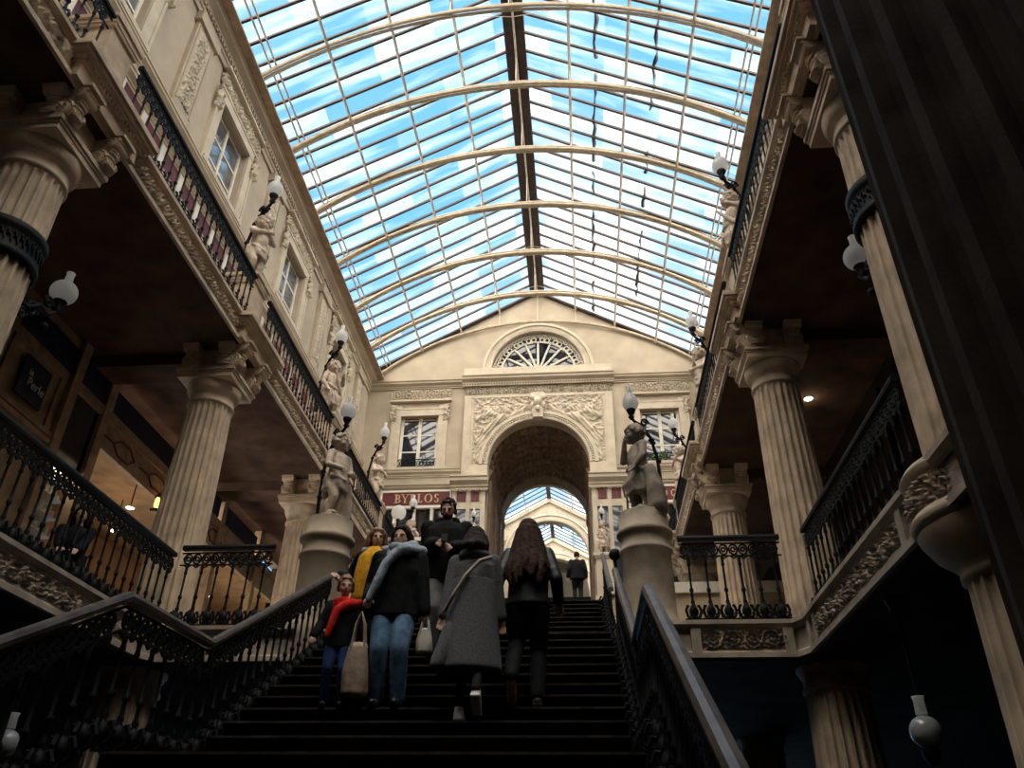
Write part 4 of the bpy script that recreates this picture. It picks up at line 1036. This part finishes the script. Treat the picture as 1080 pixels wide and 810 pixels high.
# ================================================================== PEOPLE
def L2(a, b, t): return V(a)*(1-t)+V(b)*t
class Fig:
    """joints in metres for a 1.75 m adult facing -y; every garment is a volume merged by remeshing"""
    def __init__(s, H, feet, hands, hs=1.0, pel=(0, 0, 0), lean=0.0, turn=0.0, nod=0.0, wid=1.0, hips=None, knee=.08, elb=(.05, .1)):
        k = s.k = H/1.75; s.hs = hs; s.nod = nod; s.turn = turn; s.wid = wid; pel = V(pel)
        s.pel = V((0, 0, .93*k))+pel; s.chest = s.pel+V((0, -lean*.4, .37*k)); s.neck = s.pel+V((0, -lean*.62, .57*k)); s.head = s.pel+V((0, -lean*.75-.02*k, .71*k))
        s.hip = []; s.knee = []; s.ank = []; s.sh = []; s.elb = []; s.hand = []
        for i, sg in enumerate((-1, 1)):
            h = s.pel+V((sg*.095*k, 0, -.03*k)); a = V(feet[i])+V((0, .03*k, .085*k)); s.hip.append(h); s.ank.append(a)
            d = a-h; mid = (h+a)/2; Lg = .86*k; bend = sqrt(max(0, (Lg/2)**2-(d.length/2)**2)); s.knee.append(mid+V((0, -1, .1)).normalized()*min(bend, .3*k))
            sh = s.neck+V((sg*.175*k*wid, 0, -.07*k)); hd = V(hands[i]) if hands[i] else s.pel+V((sg*.27*k, -.03, -.12*k))
            d = hd-sh; mid = (sh+hd)/2; Lg = .54*k; bend = sqrt(max(0, (Lg/2)**2-(d.length/2)**2)); e = mid+V((sg*.28, .85, -.35)).normalized()*min(bend, .25*k)
            s.sh.append(sh); s.elb.append(e); s.hand.append(hd)
        s.feet = feet
    def HM(s): return Matrix.Translation(s.head) @ Matrix.Rotation(s.turn, 4, 'Z') @ Matrix.Rotation(s.nod, 4, 'X') @ Matrix.Scale(s.k*s.hs, 4)
    def body(s, grip=(0, 0)):
        b = MB(); k = s.k
        b.chain([s.pel, L2(s.pel, s.chest, .5), s.chest], [.11*k, .10*k, .12*k]); b.cap(s.sh[0], .05*k, s.sh[1], .05*k); b.chain([s.chest, s.neck, s.head+V((0, .01, -.04*k))], [.08*k, .056*k, .052*k])
        for i in (0, 1):
            b.chain([s.hip[i], s.knee[i], s.ank[i]], [.08*k, .052*k, .036*k]); f = V(s.feet[i]); b.cap(f+V((0, .03*k, .05*k)), .035*k, f+V((0, -.13*k, .035*k)), .028*k)
            b.chain([s.sh[i], s.elb[i], s.hand[i]], [.046*k, .036*k, .024*k])
            d = (s.hand[i]-s.elb[i]).normalized(); sd = d.cross(V((0, 1, 0))); sd = (sd if sd.length > .2 else V((1, 0, 0))).normalized(); pn = d.cross(sd).normalized()
            p = s.hand[i]+d*.07*k
            b.cap(s.hand[i]+d*.02*k+sd*.016*k, .022*k, p+sd*.02*k, .018*k).cap(s.hand[i]+d*.02*k-sd*.016*k, .022*k, p-sd*.02*k, .018*k)
            cl = .8 if grip[i] else .25
            for j in range(4):
                q0 = p+sd*((j-1.5)*.022*k); q1 = q0+(d*(1-cl*.6)-pn*cl*.6)*(.04+.006*(j in (1, 2)))*k; q2 = q1+(d*(1-cl)-pn*cl)*(.032+.005*(j in (1, 2)))*k
                b.chain([q0, q1, q2], [.0098*k, .0092*k, .0082*k], 8)
            th = s.hand[i]+d*.025*k+sd*(.028 if i == 0 else -.028)*k
            b.chain([th, th+(sd*(.03 if i == 0 else -.03)+d*.03)*k, th+(sd*(.035 if i == 0 else -.035)+d*.06-pn*.015)*k], [.012*k, .0105*k, .009*k], 8)
        h = MB(); h.sphere((0, .01, .03), (.074, .094, .098), 22, 14).sphere((0, -.03, -.035), (.060, .066, .068), 18, 12).sphere((0, -.064, -.088), (.026, .022, .022))
        h.cap((0, -.088, .02), .010, (0, -.108, -.022), .015, 8)
        for g in (-1, 1):
            h.sphere((g*.038, -.062, -.022), (.024, .024, .024)); h.cap((g*.014, -.085, .028), .009, (g*.052, -.072, .026), .009, 8); h.sphere((g*.030, -.080, .008), (.013, .010, .008), 8, 6)
            h.sphere((g*.076, .012, -.005), (.010, .020, .030))
        h.cap((-.018, -.090, -.050), .007, (.018, -.090, -.050), .007, 8).cap((-.013, -.089, -.060), .008, (.013, -.089, -.060), .008, 8)
        b.add(h.v, h.f, True, s.HM())
        return b
    def torso(s, inf=.035, arms=True, hem=-.08, wide=1.0):
        b = MB(); k = s.k; w = s.wid*wide
        for z, rw, rd in ((hem, .165, .125), (.1, .15, .115), (.25, .165, .12), (.38, .175, .12), (.47, .15, .10)):
            pass
        pts = [(hem, .17*w, .125), (.06, .155*w, .12), (.2, .155*w, .12), (.34, .175*w, .125), (.45, .17*w, .11), (.52, .10*w, .085), (.56, .06, .065)]
        n = 24; vs = []; fs = []
        for z, rw, rd in pts:
            t = max(0, z)/.57; ox = s.pel+(s.neck-s.pel)*t if z > 0 else s.pel; zz = s.pel.z+z*k
            for j in range(n):
                a = 2*pi*j/n; f = 1+.025*sin(a*5+z*17); vs.append((ox.x+(rw+inf*.6)*k*cos(a)*f, ox.y+(rd+inf*.6)*k*sin(a)*f, zz))
        m_ = len(pts)
        for i in range(m_-1):
            for j in range(n): fs.append((i*n+j, i*n+(j+1) % n, (i+1)*n+(j+1) % n, (i+1)*n+j))
        b.add(vs, fs+[tuple(range(n-1, -1, -1)), tuple(range((m_-1)*n, m_*n))], True)
        if arms:
            for i in (0, 1):
                sh, e, h = s.sh[i], s.elb[i], s.hand[i]; w_ = L2(e, h, .93)
                b.chain([sh, L2(sh, e, .5), e, w_], [(.054+inf*.55)*k, (.052+inf*.5)*k, (.046+inf*.5)*k, (.036+inf*.45)*k])
                for t in (.25, .5, .75): q = L2(sh, e, t); b.sphere(q, (.053+inf*.52)*k, 10, 6)
        return b
    def trousers(s, inf=.02, tight=1.0):
        b = MB(); k = s.k
        b.chain([s.pel+V((-.05*k, 0, 0)), s.pel+V((.05*k, 0, 0))], [.13*k, .13*k]); b.cap(s.pel, .14*k, s.pel+V((0, 0, .10*k)), .13*k)
        for i in (0, 1):
            a = s.ank[i]+V((0, 0, .02*k)); kn = s.knee[i]
            b.chain([s.hip[i], L2(s.hip[i], kn, .5), kn, L2(kn, a, .4), a], [(.09+inf)*k, (.08+inf)*k, (.058+inf)*k, (.056+inf)*k*tight, (.045+inf)*k*tight])
        return b
    def shoes(s, i, pitch=0):
        b = MB(); k = s.k; f = V(s.feet[i]); q = Matrix.Translation(f) @ Matrix.Rotation(pitch, 4, 'X')
        b.cap((0, .05*k, .045*k), .045*k, (0, -.06*k, .042*k), .044*k, M=q).cap((0, -.06*k, .042*k), .044*k, (0, -.15*k, .034*k), .034*k, M=q).cap((0, .03*k, .06*k), .042*k, (0, .03*k, .10*k), .040*k, M=q)
        b.box(-.042*k, .042*k, -.165*k, .09*k, 0, .022*k, M=q)
        return b
    def hair(s, length=0, vol=1.0, seed=0, back=True):
        b = MB(); h = MB(); rnd = random.Random(seed)
        h.sphere((0, .034, .052), (.086*vol, .096*vol, .094*vol), 22, 14)
        for g in (-1, 1): h.cap((g*.066*vol, .0, .06), .028*vol, (g*.078*vol, .03, -.03), .024*vol)
        h.cap((-.045, -.058, .098), .018, (.045, -.058, .098), .018, 8)
        if length > 0:
            for j in range(26):
                a = R(-12+204*j/25); x = .08*vol*cos(a); y = .02+.085*vol*sin(a); ln = length*(.85+.3*rnd.random())
                o = rnd.uniform(.0, .03)
                fl = 1.25 if length > .4 else 1.0; y += .012
                h.chain([(x, y, .03), (x*1.18*fl, y*1.1+.012, -ln*.4), (x*1.28*fl**2+rnd.uniform(-.02, .02), y*1.2+.03+o, -ln*.8), (x*1.15*fl**2+rnd.uniform(-.02, .02), y*1.2+.04+o, -ln)], [.03, .032*vol, .03, .012], 8)
        else:
            for j in range(40):
                u = rnd.uniform(-.2, 1); a = rnd.uniform(0, 2*pi); q = sqrt(1-u*u); 
                if sin(a)*q < -.5 and u < .6: continue
                h.sphere((.082*vol*q*cos(a), .022+.096*vol*q*sin(a), .045+.096*vol*u), .022, 7, 5)
        b.add(h.v, h.f, True, s.HM()); return b
def person(loc, rz, label, fig, parts, grip=(0, 0), vox=.0095, skin=SKIN):
    b = remesh(fig.body(grip), vox, 'body', skin, 1)
    root = link('person', b, None, (loc[0], loc[1], loc[2]+.012), rz); tag(root, label, 'person')
    for g in (-1, 1):
        ey = MB(); q = MB().sphere((g*.030, -.0885, .008), (.010, .006, .006), 8, 6).cap((g*.017, -.094, .026), .004, (g*.048, -.083, .026), .004, 6); ey.add(q.v, q.f, True, fig.HM()); build(ey, 'eye', HAIRB, root)
    for nm, mb, m_, v in parts: link(nm, remesh(mb, v, nm, m_, 1), root)
    return root
def TR(k): return 2.48+H_*k      # top of tread k of the middle flight
# 1 woman in the long grey coat, climbing
f = Fig(1.80, [(-.09, .0, 0), (.10, .22, -.165+.30)], [(-.25, -.12, .93), (.27, .06, .93)], pel=(0, .02, .0), lean=.06, nod=.12)
f.feet = [(-.08, .20, .155), (.07, .0, 0)]
f = Fig(1.80, [(-.10, .30, .10), (.08, .0, 0)], [(-.26, -.10, .92), (.27, .02, .92)], pel=(0, -.02, 0), lean=.07, nod=.10)
b = f.torso(.05, True, 0, 1.08)
b.lathe([(.30, .40), (.305, .43), (.285, .6), (.255, .8), (.235, .95), (.22, 1.1), (.2, 1.25)], 40, (0, .0, 0), wob=lambda a, z: 1+.05*sin(5*a+z*3)*(1.3-z))
b.cap((.16, .12, .75), .10, (.27, .2, .45), .07).chain([(-.1, .03, 1.52), (0, .06, 1.54), (.1, .03, 1.52)], [.05, .055, .05])
st = MB().chain([(-.17, .08, 1.47), (-.08, .19, 1.40), (.05, .225, 1.24), (.16, .225, 1.05), (.24, .16, .93)], [.02]*5)
person((.39, 7.42, TR(2)), pi, 'person in a long grey tweed coat with a pale crossbody strap, climbing, seen from behind', f,
       [('coat', b, TWEED, .012), ('trousers', f.trousers(.005, .8), BLACKC, .012), ('shoe', f.shoes(0, .5), SHOEW, .008), ('shoe', f.shoes(1), SHOEW, .008), ('hair', f.hair(.12, 1.12, 1), HAIRB, .009), ('bag_strap', st, STRAP, .010)])
# 2 woman with long auburn hair in black
f = Fig(1.82, [(-.09, .0, 0), (.14, .26, .12)], [(-.30, -.06, 1.0), (.33, .05, .98)], lean=.06, nod=.08, wid=1.04)
f.hand[1] = V((.36, .02, .98)); b = f.torso(.04, True, -.02, 1.06)
person((.90, 7.74, TR(3)), pi, 'person with very long auburn hair and black leather jacket, climbing, seen from behind', f,
       [('jacket', b, LEATHER, .012), ('trousers', f.trousers(.02), BLACKC, .012), ('shoe', f.shoes(0), SHOEB, .008), ('shoe', f.shoes(1, .75), TAN, .008), ('hair', f.hair(.52, 1.22, 4), HAIRR, .010)])
# 3 woman with grey scarf descending
f = Fig(1.80, [(-.11, -.02, 0), (.10, -.06, 0)], [(-.26, -.12, 1.02), (.30, -.05, .90)], nod=.10, turn=-.15, wid=1.12)
b = f.torso(.07, True, -.10, 1.15)
sc = MB(); N_ = f.neck
for j, z in enumerate((-.07, -.03, .01)):
    sc.tube([N_+V(((.12-.012*j)*cos(t), (.10-.01*j)*sin(t)-.01, z+.02*sin(t*2+j))) for t in [2*pi*q/16 for q in range(16)]], .038, 8, True)
sc.chain([N_+V((.14, -.06, .05)), N_+V((.02, -.17, -.03)), N_+V((-.10, -.19, -.18)), N_+V((-.17, -.20, -.38)), N_+V((-.24, -.19, -.55))], [.06, .055, .05, .05, .035])
sc.chain([N_+V((.22, .02, .02)), N_+V((.10, -.15, -.02)), N_+V((-.05, -.17, .0))], [.06, .06, .05])
person((-.44, 7.80, TR(3)), .05, 'person in a black puffer jacket, pale grey scarf and blue jeans, coming down the stairs', f,
       [('jacket', b, BLACKC, .012), ('trousers', f.trousers(.03), JEANS, .012), ('shoe', f.shoes(0), SHOEB, .008), ('shoe', f.shoes(1), SHOEB, .008), ('hair', f.hair(.26, 1.12, 6), HAIRB, .010), ('scarf', sc, GREYSC, .011)], grip=(1, 1))
# 4 woman in mustard jumper
f = Fig(1.66, [(-.1, 0, 0), (.1, 0, 0)], [(-.36, -.14, 1.12), (.2, -.12, .95)], nod=.05, turn=.45, lean=.02)
b = f.torso(.05, True, -.12, 1.08); jm = MB(); 

for dx in (-.07, .06): jm.chain([f.pel+V((dx-.02, -.13, -.02)), f.pel+V((dx, -.13, .25)), f.pel+V((dx*.8, -.115, .40)), f.neck+V((dx*.4, -.06, -.02))], [.105, .11, .105, .06])
cr = MB().chain([f.neck+V((-.12, -.03, .0)), f.neck+V((0, .06, .02)), f.neck+V((.12, -.03, .0))], [.05, .055, .05])
person((-.83, 8.32, TR(5)), -.1, 'person with fair shoulder-length hair, dark open coat over a mustard jumper, leaning over the boy', f,
       [('coat', b, BLACKC, .012), ('jumper', jm, YELC, .012), ('collar', cr, GREYSC, .012), ('trousers', f.trousers(.02), BLACKC, .013), ('shoe', f.shoes(0), SHOEB, .009), ('shoe', f.shoes(1), SHOEB, .009), ('hair', f.hair(.17, 1.18, 8), HAIRF, .009)])
# 5 boy with red scarf
f = Fig(1.18, [(-.08, 0, 0), (.08, -.02, 0)], [(-.24, -.08, .64), (.24, -.05, .62)], hs=1.28, nod=.12, turn=.15)
f.head = f.head+V((0, 0, .045))
b = f.torso(.06, True, -.12, 1.15); sc = MB(); N_ = f.neck
for j, z in enumerate((-.05, -.01)): sc.tube([N_+V((.085*cos(t), .078*sin(t)-.01, z)) for t in [2*pi*q/14 for q in range(14)]], .032, 8, True)
sc.chain([N_+V((.15, -.02, -.03)), N_+V((.05, -.10, -.06)), N_+V((-.05, -.13, -.13)), N_+V((-.08, -.145, -.26)), N_+V((-.11, -.15, -.38))], [.05, .05, .045, .038, .03])
person((-.95, 7.72, TR(3)), .2, 'small boy in a dark coat with a bright red scarf, beside the left railing', f,
       [('coat', b, BLACKC, .011), ('scarf', sc, REDC, .010), ('trousers', f.trousers(.02), JEANSD, .011), ('shoe', f.shoes(0), SHOEB, .008), ('shoe', f.shoes(1), SHOEB, .008), ('hair', f.hair(0, 1.03, 10), HAIRF, .008)])
# 6 man with phone, descending
f = Fig(1.95, [(-.12, -.04, 0), (.10, .0, .0)], [(-.10, -.34, 1.28), (.08, -.33, 1.24)], nod=.38, turn=-.15, wid=1.2, lean=.05)
b = f.torso(.075, True, -.12, 1.15); b.chain([f.neck+V((-.1, .02, .02)), f.neck+V((0, .09, .05)), f.neck+V((.1, .02, .02))], [.06, .07, .06])
mk = MB(); h = MB().sphere((0, -.052, -.055), (.060, .062, .052), 16, 10); mk.add(h.v, h.f, True, f.HM())
pm = person((-.23, 9.35, TR(8)), .12, 'tall person in a dark puffer jacket and red face mask looking down at a phone', f,
       [('jacket', b, BLACKC, .013), ('trousers', f.trousers(.03), GREYTR, .013), ('shoe', f.shoes(0), SHOEB, .009), ('shoe', f.shoes(1), SHOEB, .009), ('hair', f.hair(0, .96, 12), HAIRB, .009), ('face_mask', mk, MASKM, .008)], grip=(1, 1))
ph = empty('phone', (-.23, 9.35, TR(8)), .12, 'dark phone held in front of the tall person in the face mask', 'phone')
M_ = Matrix.Translation((-.01, -.43, 1.33)) @ Matrix.Rotation(R(-35), 4, 'X')
build(MB().box(-.038, .038, -.006, .006, -.08, .08, M=M_), 'case', BLACKC, ph); build(MB().box(-.034, .034, .006, .008, -.074, .074, M=M_), 'screen', BLACKC, ph)
# 7 distant person on the terrace
f = Fig(1.80, [(-.1, 0, 0), (.1, .05, 0)], [(-.3, -.05, .95), (.32, 0, .95)], wid=1.1)
pn = MB().box(-.12, .12, .205, .235, 1.28, 1.36)
person((1.36, 26.5, ZU), pi, 'distant person in a dark jacket walking away at the top of the stairs', f,
       [('jacket', f.torso(.07, True, -.1, 1.15), BLACKC, .015), ('trousers', f.trousers(.02), BLACKC, .015), ('shoe', f.shoes(0), SHOEB, .011), ('shoe', f.shoes(1), SHOEB, .011), ('hair', f.hair(0, 1.0, 14), HAIRB, .011)], vox=.012)
# 8 seated figure behind the left middle railing
ch = empty('cafe_chair', (-5.2, 9.4, ZM), .5, 'dark cafe chair behind the left middle railing under a seated person', 'chair')
build(MB().box(-.21, .21, -.21, .21, .43, .47), 'seat', SHOEB, ch); build(MB().box(-.2, .2, .19, .22, .5, .9), 'backrest', SHOEB, ch)
for x in (-.19, .19):
    for y in (-.19, .19): build(MB().box(x-.015, x+.015, y-.015, y+.015, 0, .43), 'leg', SHOEB, ch)
f = Fig(1.7, [(-.1, -.45, 0), (.1, -.45, 0)], [(-.1, -.4, .76), (.1, -.42, .76)], pel=(0, 0, -.27), nod=.2, lean=.08)
for i, sg in enumerate((-1, 1)): f.knee[i] = V((sg*.1, -.44, .52))
person((-5.2, 9.4, ZM), .5, 'person in dark clothes sitting behind the left middle railing', f,
       [('jacket', f.torso(.04, True, -.02), BLACKC, .014), ('trousers', f.trousers(.01), BLACKC, .014), ('shoe', f.shoes(0), SHOEB, .011), ('shoe', f.shoes(1), SHOEB, .011), ('hair', f.hair(.15, 1.05, 15), HAIRB, .011)], vox=.012)

# bags
def bag(nm, loc, w, d, h, m_, label, hh, rz=0.0):
    r = empty(nm, loc, rz, label, 'bag')
    b = MB().lathe([(.02, 0), (.9, .0), (1.0, .12), (.95, .5), (.72, .9), (.6, 1.0), (.56, .97), (.02, .9)], 28, wob=lambda a, z: 1+.10*sin(3*a+z*6)+.05*sin(8*a+z*13))
    for i, v in enumerate(b.v): b.v[i] = (v[0]*w/2, v[1]*d/2, v[2]*h)
    build(b, 'pouch', m_, r)
    for y in (-d*.2, d*.2): build(MB().tube([(-w*.25, y, h*.93), (-w*.16, y*.7, h+hh*.6), (0, y*.2, h+hh), (w*.16, y*.7, h+hh*.6), (w*.25, y, h*.93)], .012, 6), 'handle', m_, r)
bag('shopping_bag', (-.72, 7.60, TR(3)+.08), .25, .15, .50, BAGP, 'crumpled beige shopping bag hanging between the boy and the person in jeans', .30)
bag('carrier_bag', (-.12, 7.78, TR(3)+.52), .16, .1, .24, BAGW, 'small white carrier bag at the side of the person in jeans', .13)

# ================================================================== CAMERA, SKY, LIGHT
cam = bpy.data.cameras.new('camera'); co = bpy.data.objects.new('camera', cam); COL.objects.link(co)
pt, yw, rl = R(32.4), R(5.14), R(.8)
fw0 = V((-sin(yw), cos(yw), 0)); r0 = V((cos(yw), sin(yw), 0)); zz = V((0, 0, 1))
fw = fw0*cos(pt)+zz*sin(pt); u0 = -fw0*sin(pt)+zz*cos(pt)
rt = r0*cos(rl)+u0*sin(rl); up = u0*cos(rl)-r0*sin(rl)
Mx = Matrix((rt, up, -fw)).transposed().to_4x4(); Mx.translation = V((1.405, 0, 1.6)); co.matrix_world = Mx
cam.sensor_width = 36; cam.sensor_fit = 'HORIZONTAL'; cam.lens = 835/1080*36; cam.clip_end = 300; cam.clip_start = .05
SC.camera = co
SX, SY, SZ = 9.1, 2.2, 3.3
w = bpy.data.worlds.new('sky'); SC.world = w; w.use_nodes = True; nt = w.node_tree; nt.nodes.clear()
out = nt.nodes.new('ShaderNodeOutputWorld'); bg = nt.nodes.new('ShaderNodeBackground'); tc = nt.nodes.new('ShaderNodeTexCoord')
mp = nt.nodes.new('ShaderNodeMapping'); mp.inputs['Location'].default_value = (SX, SY, SZ); mp.inputs['Scale'].default_value = (1.5, 1.0, 1.2)
nz = nt.nodes.new('ShaderNodeTexNoise'); nz.inputs['Scale'].default_value = 1.25; nz.inputs['Detail'].default_value = 6; nz.inputs['Roughness'].default_value = .5
rp = nt.nodes.new('ShaderNodeValToRGB'); e = rp.color_ramp.elements
e[0].position = .46; e[0].color = (.17, .46, .76, 1); e[1].position = .66; e[1].color = (1.5, 1.52, 1.55, 1)
e2 = rp.color_ramp.elements.new(.55); e2.color = (.40, .60, .80, 1)
nt.links.new(tc.outputs['Generated'], mp.inputs['Vector']); nt.links.new(mp.outputs['Vector'], nz.inputs['Vector']); nt.links.new(nz.outputs['Fac'], rp.inputs['Fac'])
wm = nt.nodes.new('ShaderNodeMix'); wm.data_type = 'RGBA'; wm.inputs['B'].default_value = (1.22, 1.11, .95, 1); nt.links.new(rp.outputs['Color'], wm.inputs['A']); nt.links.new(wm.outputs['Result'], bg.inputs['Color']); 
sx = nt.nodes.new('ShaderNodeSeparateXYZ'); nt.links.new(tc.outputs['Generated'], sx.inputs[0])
mr = nt.nodes.new('ShaderNodeMapRange'); mr.inputs[1].default_value = -.15; mr.inputs[2].default_value = .22; mr.inputs[3].default_value = 3.7; mr.inputs[4].default_value = 1.0  # unseen sky behind the camera made brighter and warmer to light the interior
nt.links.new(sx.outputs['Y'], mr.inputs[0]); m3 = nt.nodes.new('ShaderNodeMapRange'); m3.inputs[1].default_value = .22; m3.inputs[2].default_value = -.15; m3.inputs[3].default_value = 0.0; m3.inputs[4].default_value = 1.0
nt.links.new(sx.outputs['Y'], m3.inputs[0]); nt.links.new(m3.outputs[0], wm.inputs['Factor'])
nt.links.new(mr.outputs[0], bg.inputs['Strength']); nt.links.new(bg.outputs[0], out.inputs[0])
sun = bpy.data.lights.new('sun', 'SUN'); sun.energy = 0.7; sun.angle = R(50); sun.color = (1, .90, .77)
so = bpy.data.objects.new('sun', sun); COL.objects.link(so); so.rotation_euler = (R(22), R(5), 0); so.location = (0, 0, 40)
def point(loc, e_, col, r_=.1):
    l = bpy.data.lights.new('lamp_light', 'POINT'); l.energy = e_; l.color = col; l.shadow_soft_size = r_
    o = bpy.data.objects.new('lamp_light', l); COL.objects.link(o); o.location = loc
for p in ((-7.9, 14.2, 7.5), (-8.0, 18.0, 7.6), (-8.2, 12.5, 7.0)): point(p, 3.2, (1, .78, .5))
point((-6.78, 10.75, 7.08), 3.0, (1, .9, .7), .04); point((-6.5, 13.57, 7.7), 2, (1, .6, .25)); point((5.7, 12.75, 9.05), 1.5, (1, .85, .6))
SC.view_settings.view_transform = 'Standard'; SC.view_settings.look = 'None'; SC.view_settings.exposure = 0.72; SC.view_settings.gamma = 1.0; SC.view_settings.use_curve_mapping = False
SC.cycles.use_denoising = True; SC.cycles.max_bounces = 6; SC.cycles.transparent_max_bounces = 12; SC.cycles.sample_clamp_indirect = 4
